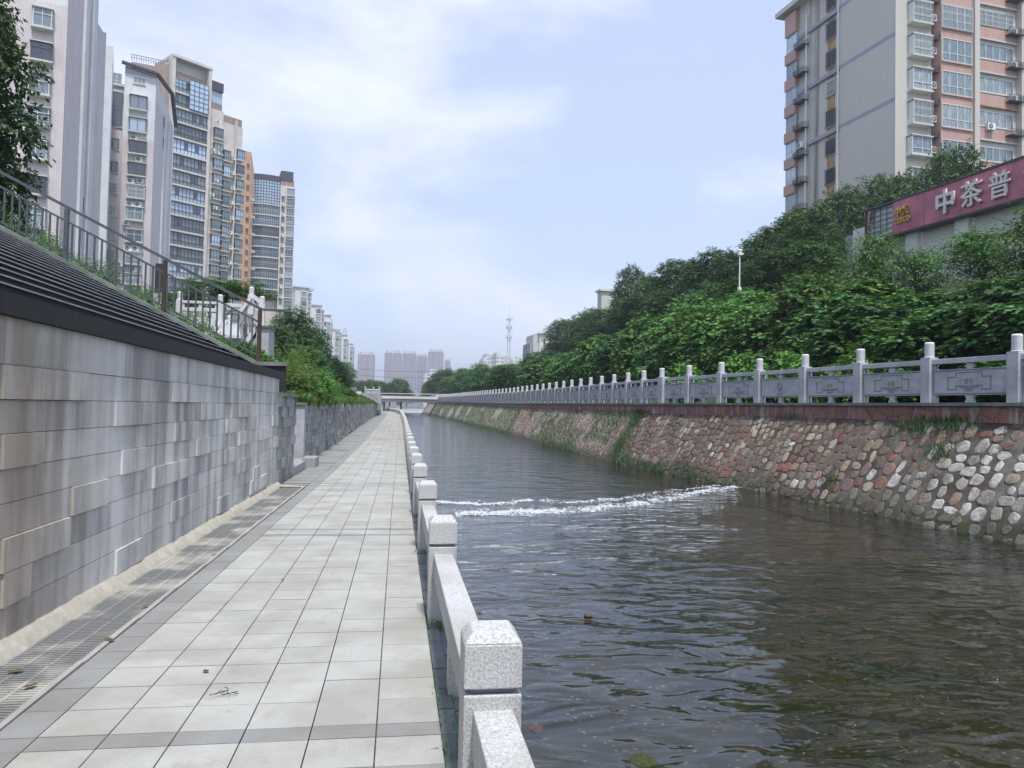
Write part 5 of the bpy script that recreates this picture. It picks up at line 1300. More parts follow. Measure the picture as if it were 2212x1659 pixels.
xA, xB, xE = XW(1120), XW(1322), XW(2212)+12
def sg(a, b, z0, z1, mat, out, name, th): 
    m = MB(); p = [Fs.pt(a, out, 0), Fs.pt(b, out, 0), Fs.pt(b, out-th, 0), Fs.pt(a, out-th, 0)]
    m.hexa([(q.x-l.x, q.y-l.y, z-l.z) for z in (z0, z1) for q in p]); return m.build(name, M[mat], rg)
js = [xB, XW(1550), XW(1812), XW(2160), xE]
for a, b in zip(js, js[1:]): sg(a+.02, b-.02, zs0, zs1, 'sign_red', .62+R.uniform(0, .03), 'panel', .06)
sg(xA, xE, zs1+.005, zs1+.14, 'sign_edge', .70, 'top_edge', .9); sg(xA, xE, zs0-.12, zs0-.004, 'sign_edge', .66, 'bottom_edge', .85); sg(xA, xA+.12, zs0, zs1, 'sign_edge', .66, 'end_cap', .8)
sg(xA+.13, xB, zs0, zs1, 'curtain', -.15, 'backing', .05)
M['sign_back'] = simple('pale_sign_backing', (.42, .45, .50), .7, .08, 1)
m = MB()
for i in range(5): x = xA+.2+(xB-xA-.3)*i/4; q = Fs.pt(x, .52, zs0)-l; m.beam(q, q+Vector((0, 0, zs1-zs0)), .04, .04, up=(1, 0, 0))
for i in range(6): z = zs0+(zs1-zs0)*(i+.5)/6; m.beam(Fs.pt(xA+.14, .5, z)-l, Fs.pt(xB, .5, z)-l, .03, .03)
m.build('bare_frame', M['metal_dark'], rg)
m = MB(); q = [Fs.pt(xA+.15, .55, zs1-.05)-l, Fs.pt(xA+.15, .6, zs0+.5)-l, Fs.pt(xA+.55, .75, zs1-.9)-l, Fs.pt(xA+.75, .8, zs1-.1)-l]; m.face(q); m.face([p-Vector((.02, .02, 0)) for p in q[::-1]]); m.build('peeling_sheet', M['sign_red'], rg)
m = MB(); m.box(0, xB-xA-.15, .0, .02, 0, zs1-zs0); m.build('backing_sheet', M['sign_back'], rg, Fs.pt(xA+.14, .45, zs0)-l, Fs.rz)
def text(ch, w_, h_, s, z, out, mat, name, depth=.10, weight=.0):
    c = bpy.data.curves.new(name, 'FONT'); c.body = ch; c.extrude = depth/2; c.offset = weight; c.size = 1.0
    o = bpy.data.objects.new('tmp_text', c); C.objects.link(o); bpy.context.view_layer.update()
    me = bpy.data.meshes.new_from_object(o.evaluated_get(bpy.context.evaluated_depsgraph_get())); bpy.data.objects.remove(o); bpy.data.curves.remove(c)
    n = len(me.vertices); a = np.empty(n*3, dtype=np.float32); me.vertices.foreach_get('co', a); a = a.reshape(-1, 3)
    mn, mx_ = a.min(0), a.max(0); x = (a[:, 0]-mn[0])/(mx_[0]-mn[0])*w_; y = (a[:, 1]-mn[1])/(mx_[1]-mn[1])*h_
    b = np.stack([x, -(a[:, 2]), y], 1).astype(np.float32); me.vertices.foreach_set('co', b.ravel()); me.update()
    me.name = name; me.materials.clear(); me.materials.append(M[mat])
    return link(bpy.data.objects.new(name, me), rg, Fs.pt(s, out, z)-l, Fs.rz)
for ch, x0, x1, y0, y1, wt in (('中', 1650, 1783, 235, 380, .026), ('茶', 1828, 1990, 150, 330, .014), ('普', 2035, 2190, 70, 245, .010), ('洱', 2290, 2440, 0, 160, .014)):
    xm = (x0+x1)/2; zc = ZW(xm, (y0+y1)/2+5); hh = (zs1-zs0)*.72
    zc = (zs0+zs1)/2
    text(ch, XW(x1)-XW(x0), hh, XW(x0), zc-hh/2, .76, 'letter', 'sign_letter', .14, wt)
z_ = zs0+(zs1-zs0)*.50
text('中', XW(1388)-XW(1342), .62, XW(1342), z_, .70, 'gold', 'gold_letter', .08, .02); text('粮', XW(1452)-XW(1392), .66, XW(1392), z_-.02, .70, 'gold', 'gold_letter', .08, .015)
text('COFCO', XW(1452)-XW(1342), .38, XW(1342), z_-.50, .70, 'gold', 'gold_letter', .08, .03)

# --- bridge over the river
br = empty('river_bridge', (2, 158, 2), 'pale concrete footbridge with white railings crossing the river far upstream', 'bridge')
l = br.location
FBk = Face.px(814, 158, 60000)
def XB(x): return FBk.sz(c5(x, 0)[0], 860)[0]
def ZB(x, y): return FBk.sz(*c5(x, y))[1]
def bx(s0, s1, z0, z1, mat, out, name, th):
    m = MB(); p = [FBk.pt(s0, out, 0), FBk.pt(s1, out, 0), FBk.pt(s1, out-th, 0), FBk.pt(s0, out-th, 0)]; m.hexa([(q.x-l.x, q.y-l.y, z-l.z) for z in (z0, z1) for q in p]); return m.build(name, M[mat], br)
zz0, zz1, zz2 = ZB(1300, 1054), ZB(1300, 1030), ZB(1300, 1010)
bx(-1, XB(1700), zz0, zz1, 'concrete', 0, 'girder', 4); bx(-1, XB(1700), zz1+.01, zz2, 'wht_bld', .3, 'deck', 4.6)
zt_ = ZB(1300, 990)
bx(-1, XB(1700), zt_-.12, zt_, 'white_paint', .25, 'top_rail', .1); bx(-1, XB(1700), zt_-.6, zt_-.52, 'metal_dark', .25, 'mid_rail', .08)
for i in range(19): s_ = -.8+(XB(1700)+.6)*i/18; bx(s_, s_+.12, zz2+.01, zt_-.13, 'metal_dark', .24, 'rail_post', .08)
for a, b in ((1080, 1098), (1195, 1222), (1480, 1560)): bx(XB(a), XB(b), -1.5, zz0-.01, 'concrete', -.3, 'abutment', 3.4)

# ---------------------------------------------------------------- vegetation
KITE = np.array([(0, 0), (.30, .45), (0, 1.0), (-.30, .45)])
PALM = np.array([(0, 0), (.30, .02), (.22, .28), (.62, .42), (.26, .56), (.0, 1.0), (-.26, .56), (-.62, .42), (-.22, .28), (-.30, .02)])
LANCE = np.array([(0, 0), (.16, .4), (0, 1.0), (-.16, .4)])
def leaf_mesh(name, c, dirs, nrm, size, mat, tpl=KITE, fold=.18):
    """one small bent face per leaf: c base points, dirs leaf axis, nrm leaf normal, all (n,3)"""
    n = len(c); k = len(tpl)
    dirs = dirs/np.linalg.norm(dirs, axis=1, keepdims=True)
    side = np.cross(dirs, nrm); side /= np.linalg.norm(side, axis=1, keepdims=True)+1e-9
    up = np.cross(side, dirs)
    s = size[:, None, None]
    V = c[:, None, :]+s*(tpl[None, :, 1:2]*dirs[:, None, :]+tpl[None, :, 0:1]*side[:, None, :]-(fold*(tpl[None, :, 1:2]**2)+.5*fold*np.abs(tpl[None, :, 0:1]))*up[:, None, :])
    V = V.reshape(-1, 3).astype(np.float32)
    me = bpy.data.meshes.new(name); me.vertices.add(n*k); me.vertices.foreach_set('co', V.ravel())
    me.loops.add(n*k); me.loops.foreach_set('vertex_index', np.arange(n*k, dtype=np.int32))
    me.polygons.add(n); me.polygons.foreach_set('loop_start', np.arange(0, n*k, k, dtype=np.int32)); me.polygons.foreach_set('loop_total', np.full(n, k, dtype=np.int32))
    me.materials.append(mat); me.update(calc_edges=True); return me
def crown(name, lobes, nclu, nleaf, lsize, mat, seed, tpl=KITE, twig=.45, droop=.45, up_bias=.25, flat=.0):
    g = np.random.default_rng(seed); L_ = np.array(lobes, float)
    area = (L_[:, 3]*L_[:, 4]+L_[:, 3]*L_[:, 5]+L_[:, 4]*L_[:, 5]); idx = g.choice(len(L_), nclu*3, p=area/area.sum())
    d = g.normal(size=(nclu*3, 3)); d[:, 2] += up_bias; d /= np.linalg.norm(d, axis=1, keepdims=True)
    rad = g.uniform(.62, 1.08, (nclu*3, 1)); p = L_[idx, :3]+d*L_[idx, 3:6]*rad
    keep = np.ones(len(p), bool)
    for j in range(len(L_)):
        q = (p-L_[j, :3])/L_[j, 3:6]; keep &= (np.einsum('ij,ij->i', q, q) > .50) | (idx == j)
    p, d = p[keep][:nclu], d[keep][:nclu]; n = len(p)
    tw = d*.8+g.normal(size=(n, 3))*.35; tw[:, 2] -= droop*.6; tw /= np.linalg.norm(tw, axis=1, keepdims=True)
    ln = twig*g.uniform(.6, 1.3, (n, 1, 1))
    t = np.linspace(.0, 1, nleaf)[None, :, None]
    C_ = p[:, None, :]+tw[:, None, :]*t*ln; C_[:, :, 2] -= (droop*.35*(t**2)*ln)[:, :, 0]
    sd_ = np.cross(tw, np.array([0, 0, 1.0])+g.normal(size=(n, 3))*.2); sd_ /= np.linalg.norm(sd_, axis=1, keepdims=True)+1e-9
    sg = np.where(np.arange(nleaf) % 2 == 0, 1.0, -1.0)[None, :, None]
    D_ = sd_[:, None, :]*sg*.9+tw[:, None, :]*.7+g.normal(size=(n, nleaf, 3))*.28; D_[:, :, 2] -= droop*.55
    Nn = np.array([0, 0, 1.0])[None, None, :]+d[:, None, :]*.45+g.normal(size=(n, nleaf, 3))*.30
    C_ = C_+g.normal(size=C_.shape)*.03
    sz_ = lsize*g.uniform(.65, 1.25, n*nleaf)
    return leaf_mesh(name, C_.reshape(-1, 3), D_.reshape(-1, 3), Nn.reshape(-1, 3), sz_, mat, tpl)
def rlobes(seed, n, R_, H0, H1, r0, r1, squash=.75, top=.5):
    g = random.Random(seed); out = []
    for i in range(n):
        t = (i+.5)/n; z = H0+(H1-H0)*t; rr = R_*math.sin(math.pi*(.18+.70*t))**.7*(1-.25*t); a = i*2.4+g.uniform(-.4, .4)
        rad = g.uniform(r0, r1)*(1-.25*t); out.append((rr*.62*math.cos(a), rr*.62*math.sin(a), z, rad, rad, rad*squash))
    out.append((0, 0, H1-r0*.4, r0, r0, r0*.8)); return out
def trunk_mesh(name, h, r, lobes, seed):
    m = MB(); g = random.Random(seed); pts = [Vector((0, 0, -.5))]; n = 5
    for i in range(1, n+1): pts.append(Vector((g.uniform(-.12, .12)*i*.3, g.uniform(-.12, .12)*i*.3, h*i/n)))
    for i in range(n): m.tube(pts[i], pts[i+1], r*(1-.14*i), r*(1-.14*(i+1)), 7, cap=False)
    for lb in lobes[::1]:
        st = pts[min(n, max(1, int(n*.55)))].lerp(pts[-1], g.random()*.6); e = Vector(lb[:3]); mid = st.lerp(e, .5)+Vector((0, 0, -.15)); m.tube(st, mid, r*.38, r*.24, 5, cap=False); m.tube(mid, e, r*.24, r*.08, 5, cap=False)
    return m.mesh(name, M['bark'], True)
PROTO = {}
def proto(kind, h, R_, nl, nclu, nleaf, ls, mat, seed, tpl=KITE, **k):
    lb = rlobes(seed, nl, R_, h*k.pop('h0', .38), h*k.pop('h1', .90), R_*k.pop('r0', .30), R_*k.pop('r1', .50), k.pop('sq', .75))
    PROTO.setdefault(kind, []).append((crown('crown', lb, nclu, nleaf, ls, M[mat], seed, tpl, **k), trunk_mesh('trunk', h*.62, h*.022, lb, seed), h, R_))
for s_ in (1, 2, 3, 4): proto('dark', 8.0, 3.0, 26, 2000, 11, .17, 'leaf_dark', s_, h0=.28, r0=.20, r1=.34, twig=.50, droop=.5, up_bias=.6)
for s_ in (5, 6, 7): proto('mid', 8.0, 3.1, 26, 2000, 11, .18, 'leaf_mid', s_, h0=.24, r0=.20, r1=.34, twig=.50, droop=.55, up_bias=.6)
for s_ in (8, 9, 10, 11): proto('young', 5.0, 2.3, 22, 1500, 10, .17, 'leaf_tip', s_, tpl=PALM, h0=.16, r0=.20, r1=.34, twig=.55, droop=.7, sq=.5, up_bias=.7)
for s_ in (12, 13, 14): proto('maple', 5.0, 2.4, 22, 1700, 9, .185, 'leaf_mid', s_, tpl=PALM, h0=.12, r0=.20, r1=.34, twig=.45, droop=.8, sq=.5, up_bias=.7)
for s_ in (15, 16): proto('sapling', 4.0, 1.1, 10, 520, 11, .17, 'leaf_tip', s_, tpl=LANCE, h0=.35, h1=.95, twig=.7, droop=.5, sq=.45)
for s_ in (17, 18): proto('bush', 2.0, 1.3, 9, 1100, 8, .075, 'leaf_bright', s_, h0=.18, h1=.80, twig=.25, droop=.3)
for s_ in (19,): proto('vine', 2.0, 1.3, 9, 700, 8, .13, 'leaf_bright', s_, tpl=PALM, h0=.2, h1=.8, twig=.35, droop=.5)
for s_ in (20, 21): proto('weed', 1.6, .8, 7, 420, 9, .09, 'leaf_yellow', s_, tpl=LANCE, h0=.2, h1=.95, twig=.5, droop=-.3)
cnt = {}
def tree(kind, px, D, ytop, width, label, base=None, name='tree', cat='tree', group=None, off=0.0, u=None, v=None, ztop=None, rz=None):
    """stands at its own distance D; its height follows from where its top reaches"""
    i = cnt.get(kind, 0); cnt[kind] = i+1; cr_, tr_, h, R_ = PROTO[kind][i % len(PROTO[kind])]
    if u is None:
        p = plan(px, D); u, v = p.x, p.y
        zt_ = P(px, ytop, D).z
    else: zt_ = ztop
    if u > 3 and v < 70: u = max(u, urail(v)+width*.5+.45)
    zb = base if base is not None else (hright(u, v) if u > 3 else hleft(u, v))
    H = max(.6, zt_-zb); sx = width/(2*R_*1.12)
    o = empty(name, (u, v, zb-.05), label, cat, group, R.uniform(0, 6.28) if rz is None else rz)
    a = inst(cr_, 'crown' if name == 'tree' else 'foliage', o, (0, 0, 0)); b = inst(tr_, 'trunk' if name == 'tree' else 'stem', o, (0, 0, 0))
    for c in (a, b): c.scale = (sx, sx, H/(h*1.03))
    return o
G1 = 'young broadleaf trees crowding behind the carved balustrade'; G2 = 'tall dark trees on the upper right bank'
ordn = n_+['fourteenth', 'fifteenth', 'sixteenth', 'seventeenth', 'eighteenth', 'nineteenth', 'twentieth', 'twenty-first', 'twenty-second', 'twenty-third', 'twenty-fourth', 'twenty-fifth', 'twenty-sixth']
front = [(2330, 17, 560, 5.0, 'maple'), (2215, 18, 575, 4.2, 'maple'), (2060, 20, 640, 4.6, 'maple'), (2140, 23, 590, 4.6, 'maple'), (1965, 22, 675, 4.4, 'young'), (1880, 24.5, 640, 4.8, 'maple'), (1985, 27, 625, 4.6, 'maple'), (1810, 27, 620, 5.0, 'maple'), (1880, 30, 588, 4.8, 'young'), (1745, 29, 590, 4.6, 'young'), (1700, 33, 650, 5.0, 'maple'),
         (1640, 34, 640, 5.4, 'young'), (1560, 37, 640, 5.4, 'young'), (1610, 41, 615, 5.5, 'young'), (1500, 41, 650, 5.6, 'young'), (1440, 45, 668, 5.4, 'maple'), (1500, 49, 625, 5.4, 'young'), (1395, 49, 672, 5.6, 'young'), (1345, 53, 706, 5.4, 'maple'), (1300, 58, 715, 5.6, 'young'), (1265, 63, 742, 5.5, 'maple'), (1230, 68, 757, 5.6, 'young')]
for i, (px, D, yt, w_, kd) in enumerate(front):
    ad = {'maple': 'broad-leaved', 'young': 'yellow-tipped'}[kd]
    tree(kd, px, D, yt, w_, '%s %s young tree behind the carved balustrade, counting from the right edge' % (ordn[i], ad), group=G1)
for i in range(13):                                   # far stretch of the front row
    v = 74+i*8.5; u = urail(v)+4.5+1.5*math.sin(i*2.1); D = v
    tree('mid' if i % 3 else 'young', 0, D, 0, 7.5, '%s rounded tree of the far stretch behind the balustrade' % n_[i], u=u, v=v, ztop=zrail(v)+4.9+1.2*math.sin(i*1.7)+i*.12, group=G1)
fill = [(2250, 20.5, 700, 3.6, 'vine'), (1752, 22, 768, 1.9, 'vine'), (1795, 21.5, 745, 2.3, 'vine'), (1940, 19.5, 740, 3.0, 'vine'), (2075, 17.2, 735, 2.6, 'vine'), (1690, 25, 745, 2.4, 'vine'), (1600, 28, 752, 2.4, 'vine'), (1480, 33, 775, 2.6, 'vine'), (2180, 15.6, 800, 2.0, 'vine')]
for i, (px, D, yt, w_, kd) in enumerate(fill):
    tree(kd, px, D, yt, w_, '%s low bright leafy bush directly behind the carved balustrade posts' % ('rightmost', 'fifth', 'fourth', 'third', 'second', 'sixth', 'seventh', 'leftmost', 'lowest')[i], name='bush', cat='bush', group='low bushes behind the carved balustrade')
sap = [(1888, 31, 494, 2.5, 'feathery yellow-green sapling against the white shop wall, below the torn end of the sign'), (1983, 31, 528, 2.6, 'dark feathery sapling against the middle of the white shop wall'), (2118, 28, 485, 3.0, 'spreading sapling against the white shop wall below the first silver character'), (2262, 24, 425, 3.0, 'tallest sapling, overlapping the lower edge of the sign at the right edge'), (1815, 33, 590, 1.8, 'small sapling left of the white shop wall'), (1748, 33, 575, 2.6, 'arching light green sapling in front of the dark trees')]
for px, D, yt, w_, lab in sap: tree('sapling', px, D, yt, w_, lab)
back = [(2050, 60, 288, 9, 'dark'), (2130, 57, 335, 7, 'dark'), (1965, 60.5, 345, 8, 'dark'), (1895, 62, 352, 8, 'dark'), (1820, 62, 385, 8, 'dark'), (1745, 53, 425, 6.5, 'dark'), (1725, 50, 470, 6.5, 'dark'), (1720, 54, 440, 8, 'dark'), (1745, 46, 510, 6.5, 'mid'), (1665, 56, 470, 8, 'dark'), (1690, 47, 520, 7, 'dark'), (1600, 60, 530, 8, 'dark'), (1630, 50, 575, 7, 'dark'),
        (1535, 66, 525, 9, 'dark'), (1470, 72, 545, 9.5, 'dark'), (1540, 56, 600, 7, 'mid'), (1410, 80, 578, 9, 'mid'), (1358, 86, 562, 6.5, 'dark'), (1440, 66, 615, 8, 'dark'), (1370, 74, 632, 8, 'dark'), (1300, 96, 655, 10, 'mid'), (1262, 104, 668, 9, 'mid'), (1222, 112, 680, 9.5, 'dark'), (1310, 82, 690, 7, 'dark'), (1205, 128, 735, 9, 'mid'), (1160, 140, 772, 11, 'dark')]
for i, (px, D, yt, w_, kd) in enumerate(back):
    tree(kd, px, D, yt, w_, '%s tall dark tree of the upper right bank, counting from the sign leftwards' % ordn[i], group=G2)
far = [(1110, 165, 777, 13, 'mid'), (1060, 185, 790, 14, 'mid'), (1015, 200, 793, 13, 'dark'), (985, 190, 805, 10, 'mid'), (960, 175, 790, 7.5, 'dark'), (940, 182, 800, 7, 'dark'), (925, 192, 818, 5.5, 'mid')]
for i, (px, D, yt, w_, kd) in enumerate(far):
    tree(kd, px, D, yt, w_, '%s hazy tree of the clump beyond the right end of the bridge' % n_[6-i], base=2.0, group='hazy trees beyond the right end of the bridge')
for i, (px, D, yt, w_, kd) in enumerate([(782, 200, 818, 8, 'dark'), (800, 195, 815, 8, 'mid'), (820, 205, 818, 8, 'dark'), (842, 200, 822, 8, 'mid'), (862, 205, 812, 9, 'mid'), (878, 215, 835, 6, 'mid')]):
    tree(kd, px, D, yt, w_, '%s tree of the clump beyond the left end of the bridge' % n_[i], base=1.8, group='trees beyond the left end of the bridge')
# left bank
for px, D, yt, w_, kd, lab in [(628, 44, 652, 4.4, 'dark', 'large dark tree standing beside the white stairs on the left bank'), (672, 48, 690, 3.6, 'mid', 'right shoulder tree of the dark clump on the left bank'), (600, 40, 690, 3.0, 'dark', 'dark tree directly right of the grey slab wall'), (655, 40, 735, 3.4, 'mid', 'mid green tree in front of the large dark tree'), (705, 58, 757, 4.0, 'dark', 'smaller dark tree in front of the receding white blocks'), (738, 66, 775, 3.6, 'mid', 'small round tree above the carved grey terrace'), (725, 60, 790, 3.5, 'dark', 'low dark tree above the carved grey terrace, nearer the river')]:
    tree(kd, px, D, yt, w_, lab, base=max(2.2, P(px, 850, D).z))
def hang(px, py, D, R_, kd, lab, h=None):
    p = P(px, py, D); i = cnt.get(kd, 0); cnt[kd] = i+1; cr_, tr_, hh, rr = PROTO[kd][i % len(PROTO[kd])]; s = R_/rr
    H = h or R_*2.6; zb = 5.2; o = empty('tree', (p.x, p.y, zb), lab, 'tree', rz=R.uniform(0, 6)); ztop = p.z+H*.5
    k = H/(hh*.62); a = inst(cr_, 'crown', o, (0, 0, ztop-hh*k-zb)); a.scale = (s, s, k); m = MB(); m.tube((0, 0, 0), (0.1, 0, ztop-H*.5-zb), .16, .08, 8); m.build('trunk', M['bark'], o)
hang(-112, 130, 17.5, 2.25, 'dark', 'dark leafy branches hanging into the top left corner of the photo', 5.0)
hang(-120, 60, 18.5, 1.9, 'dark', 'second dark leafy crown behind the one hanging into the top left corner', 4.4)
hang(-165, 320, 19.5, 2.3, 'dark', 'leafy tree behind the top of the stair railing at the left edge', 3.0)
for i in range(16):
    px = -30+i*34; D = 18.6+.9*(i % 3); t_ = S(px, hz(0) and 500)[0]; u = t_; z = 2.36+max(0, -(u+3.02))*.515; 
    tree('bush', px, D, 0, 1.7, '%s clump of the hedge climbing behind the stair railing' % ordn[i], u=u*D/17.15, v=D, base=EYE+(z-1.2-EYE)*D/17.15, ztop=EYE+(z+(.42 if i > 2 else .7)+.15*math.sin(i*2)-EYE)*D/17.15, name='bush', cat='bush', group='hedge clumps behind the stair railing')
for px, D, yt, w_, kd, lab in [(640, 25, 800, 2.0, 'vine', 'bright leafy bush spilling over the top of the low block wall'), (672, 28, 795, 2.0, 'vine', 'second bright leafy bush on the grassy bank, right of the first'), (700, 32, 800, 2.0, 'bush', 'small rounded bush on the grassy bank'), (612, 24, 775, 1.6, 'weed', 'tall yellowish weeds beside the end of the stair wall'), (632, 27, 758, 1.6, 'weed', 'tall yellowish weeds in front of the large dark tree'), (655, 30, 775, 1.5, 'weed', 'yellowish weeds between the bushes on the bank'), (690, 36, 790, 2.2, 'bush', 'green bush higher up the grassy bank'), (752, 62, 838, 2.2, 'vine', 'leafy bush by the foot of the carved grey terrace'), (790, 95, 850, 2.0, 'bush', 'dark small bush on the wall top far up the path'), (722, 50, 822, 2.2, 'bush', 'bush half way up the far grassy bank')]:
    tree(kd, px, D, yt, w_, lab, name='bush', cat='bush')
tree('bush', 480, 25, 628, 4.2, 'rounded dark green bush behind the white stair balustrade', name='bush', cat='bush', base=5)
tree('bush', 400, 24, 640, 3.0, 'round bush left of the white stair balustrade', name='bush', cat='bush', base=4.5)
for i, (px, y) in enumerate([(528, 745), (545, 755), (560, 765), (515, 735)]):
    u, z = S(px, y); tree('vine', 0, 0, 0, .7, '%s trailing weed at the low end of the stair railing' % n_[i], u=u, v=17.9, base=z-.5, ztop=z+.15, name='weed', cat='weed', group='trailing weeds at the low end of the stair railing')

# grass and weeds: uncountable ground cover
def blades(name, pts, hgt, mat, seed, lean=.5, wid=.014):
    g = np.random.default_rng(seed); p = np.array(pts); n = len(p); h = np.array(hgt)[:, None]*g.uniform(.5, 1.25, (n, 1))
    a = g.uniform(0, 2*np.pi, n); d = np.stack([np.cos(a), np.sin(a), np.zeros(n)], 1); s = np.stack([-np.sin(a), np.cos(a), np.zeros(n)], 1)*wid*g.uniform(.6, 1.4, (n, 1))*(1+h*1.5)
    up = np.array([0, 0, 1.0]); l = lean*g.uniform(.2, 1.3, (n, 1))
    m1 = p+up*h*.6+d*h*l*.35; t = p+up*h*(.95-.45*l)+d*h*l
    V = np.stack([p-s, p+s, m1+s*.8, m1-s*.8, t], 1).reshape(-1, 3).astype(np.float32)
    me = bpy.data.meshes.new(name); f = []
    for i in range(n): b = i*5; f += [(b, b+1, b+2, b+3), (b+3, b+2, b+4)]
    me.from_pydata(V.tolist(), [], f); me.materials.append(mat); me.update(); return me
g_ = random.Random(9); pts = []; hh = []
for i in range(26000):
    v = 22.4+(g_.random()**1.7)*95; e = (g_.random()**1.3)*(5.5 if v < 60 else 9); u = uwall(v)-.05-e
    k = noise.noise(Vector((u*.8, v*.5, 2)))
    if k < -.25 and e > .5: continue
    if e < .3: u = uwall(v)-g_.uniform(-.03, .32)
    z = max(wtop(v)-.03, hleft(u, v)-.05) if e >= .3 else wtop(v)-.02
    pts.append((u, v, z)); hh.append((.20+.22*max(0, k+.2))*(1.5 if e < .5 else 1)*(1+v*.006))
for i in range(5000):
    v = 23.2+g_.random()**1.5*70; k = noise.noise(Vector((v*.6, 0, 9)))
    if k > -.1: pts.append((uwall(v)+g_.uniform(-.05, .06), v, wtop(v)+.01-g_.random()*.22*max(.1, k+.3))); hh.append(.26+.25*max(0, k))
go = link(bpy.data.objects.new('grass', blades('grass', pts, hh, M['grass'], 4, .75, .012))); tag(go, 'long green and straw grass covering the left bank above the low wall', 'grass', kind='stuff')
pts = []; hh = []
for i in range(24000):
    v = 27+(g_.random()**1.25)*130; t = g_.uniform(.12, .99)
    k = noise.noise(Vector((v*.16, t*1.2, 5)))+.35*noise.noise(Vector((v*.7, t*5, 1)))
    if v < 33: k -= .25
    if k < .03 and v < 60 or k < -.25: continue
    pts.append(rp_(v, t, .03)); hh.append(.16+.18*g_.random())
for cx, ct, n, sp in ((15.3, .97, 260, .5), (15.9, .90, 120, .3), (20.5, .98, 50, .3), (17.6, .35, 60, .15), (24.3, .22, 160, .6), (26.5, .15, 140, .5), (14.9, .72, 90, .2), (31, .9, 500, .5), (31, .4, 600, .5)):
    for i in range(n):
        v = cx+g_.gauss(0, sp); t = min(.995, max(.06, ct+g_.gauss(0, .05 if n < 400 else .14))); pts.append(rp_(v, t, .03)); hh.append(.16+.12*g_.random())
go = link(bpy.data.objects.new('wall_weeds', blades('wall_weeds', pts, hh, M['leaf_mid'], 6, .8, .006))); tag(go, 'tufts of green grass and weeds growing out of the rubble river wall', 'weeds', kind='stuff')

pts = []; hh = []
for cv, n in ((2.72, 90), (3.15, 40), (3.6, 60), (4.35, 35), (5.75, 90), (6.3, 20), (8.7, 40), (11.9, 40), (14.9, 40), (3.95, 30)):
    for i in range(n):
        v = cv+g_.gauss(0, .06); u = (.337 if g_.random() < .7 else .25)+g_.gauss(0, .012); pts.append((u, v, zpath(v)-.03)); hh.append(.035+.04*g_.random())
for i in range(500):
    v = 2.2+15*g_.random()**1.5; u = g_.choice([.2515, .3365, .2515, -.066])+g_.gauss(0, .003); pts.append((u, v, zpath(v)-.022)); hh.append(.018)
go = link(bpy.data.objects.new('kerb_weeds', blades('kerb_weeds', pts, hh, M['leaf_mid'], 16, .9, .0035))); tag(go, 'small green weeds and moss growing in the dark kerb joints under the granite rail', 'weeds', kind='stuff')

# ---------------------------------------------------------------- left bank masonry beyond the stairs
def D5(D): return Face(plan(560, D), (1, 0))
FM = Face(plan(480, 22.5), (1, .02))
def XM(x, y): t = FM.sz(*c2(x, y)); return t
rm = empty('marble_balustrade', FM.pt(XM(1420, 1100)[0], -.1, XM(1420, 1220)[1]), 'white stone balustrade with open stepped panels behind the metal railing', 'balustrade'); l = rm.location
def fb(root, F, s0, s1, z0, z1, mat, out, name, th=.16):
    l = root.location; m = MB(); p = [F.pt(s0, out, 0), F.pt(s1, out, 0), F.pt(s1, out-th, 0), F.pt(s0, out-th, 0)]; m.hexa([(q.x-l.x, q.y-l.y, z-l.z) for z in (z0, z1) for q in p]); return m.build(name, M[mat], root)
M['marble'] = simple('white_marble', (.56, .57, .585), .7, .07, 2)
def postm(root, F, x, y0, y1, w_=.17):
    s, z1 = F.sz(*c2(x, y0)); z0 = F.sz(*c2(x, y1))[1]; p = F.pt(s, 0, 0)-root.location; m = MB(); m.box(p.x-w_/2, p.x+w_/2, p.y-w_/2, p.y+w_/2, z0-root.location.z, z1-.24-root.location.z)
    m.lathe([(w_*.5, 0), (w_*.42, .03), (w_*.45, .2), (w_*.3, .24)], (p.x, p.y, z1-.24-root.location.z), 12); return m.build('post', M['marble'], root)
for x, y0, y1 in ((1298, 993, 1200), (1588, 1015, 1240)): postm(rm, FM, x, y0, y1)
s0, s1 = XM(1312, 1100)[0], XM(1578, 1100)[0]; za, zb, zc = XM(1440, 1062)[1], XM(1440, 1110)[1], XM(1440, 1205)[1]
fb(rm, FM, s0, s1, za-.07, za, 'marble', .05, 'top_rail', .12); fb(rm, FM, s0, s1, zb-.10, zb, 'marble', .03, 'panel_rail', .08); fb(rm, FM, s0, s1, zc-.1, zc, 'marble', .05, 'bottom_rail', .14)
fb(rm, FM, XM(1200, 1200)[0], s1+.4, zc-1.2, zc-.11, 'marble', .12, 'plinth', 1.5)
w5 = (s1-s0)
for k, (a, b, c, d) in enumerate([(0, .2, 0, .85), (.8, 1, 0, .85), (.2, .42, .0, .3), (.58, .8, 0, .3), (.36, .64, .0, .42), (.3, .36, .55, .85), (.64, .7, .55, .85), (.3, .7, .78, .86)]):
    fb(rm, FM, s0+w5*a+.002, s0+w5*b-.002, zc+(zb-.1-zc)*c+.002, zc+(zb-.1-zc)*min(d, 1)-.002*k, 'marble', .02-.003*k, 'fret_piece', .06)
for q in (.0, .5, 1.0): fb(rm, FM, s0+w5*q-(.06 if q else 0)-(.06 if q == 1 else 0), s0+w5*q+(.06 if q < 1 else 0), zb+.002, za-.072, 'marble', .02, 'bracket', .06)
rs2 = empty('marble_stair', FM.pt(XM(1700, 1200)[0], 0, XM(1700, 1400)[1]), 'white stone stair with sloping rails rising to a peak beside the grey slab wall', 'stairs'); l = rs2.location
for x, y0, y1 in ((1655, 1165, 1330), (1812, 960, 1160), (1890, 1028, 1240)): postm(rs2, FM, x, y0, y1)
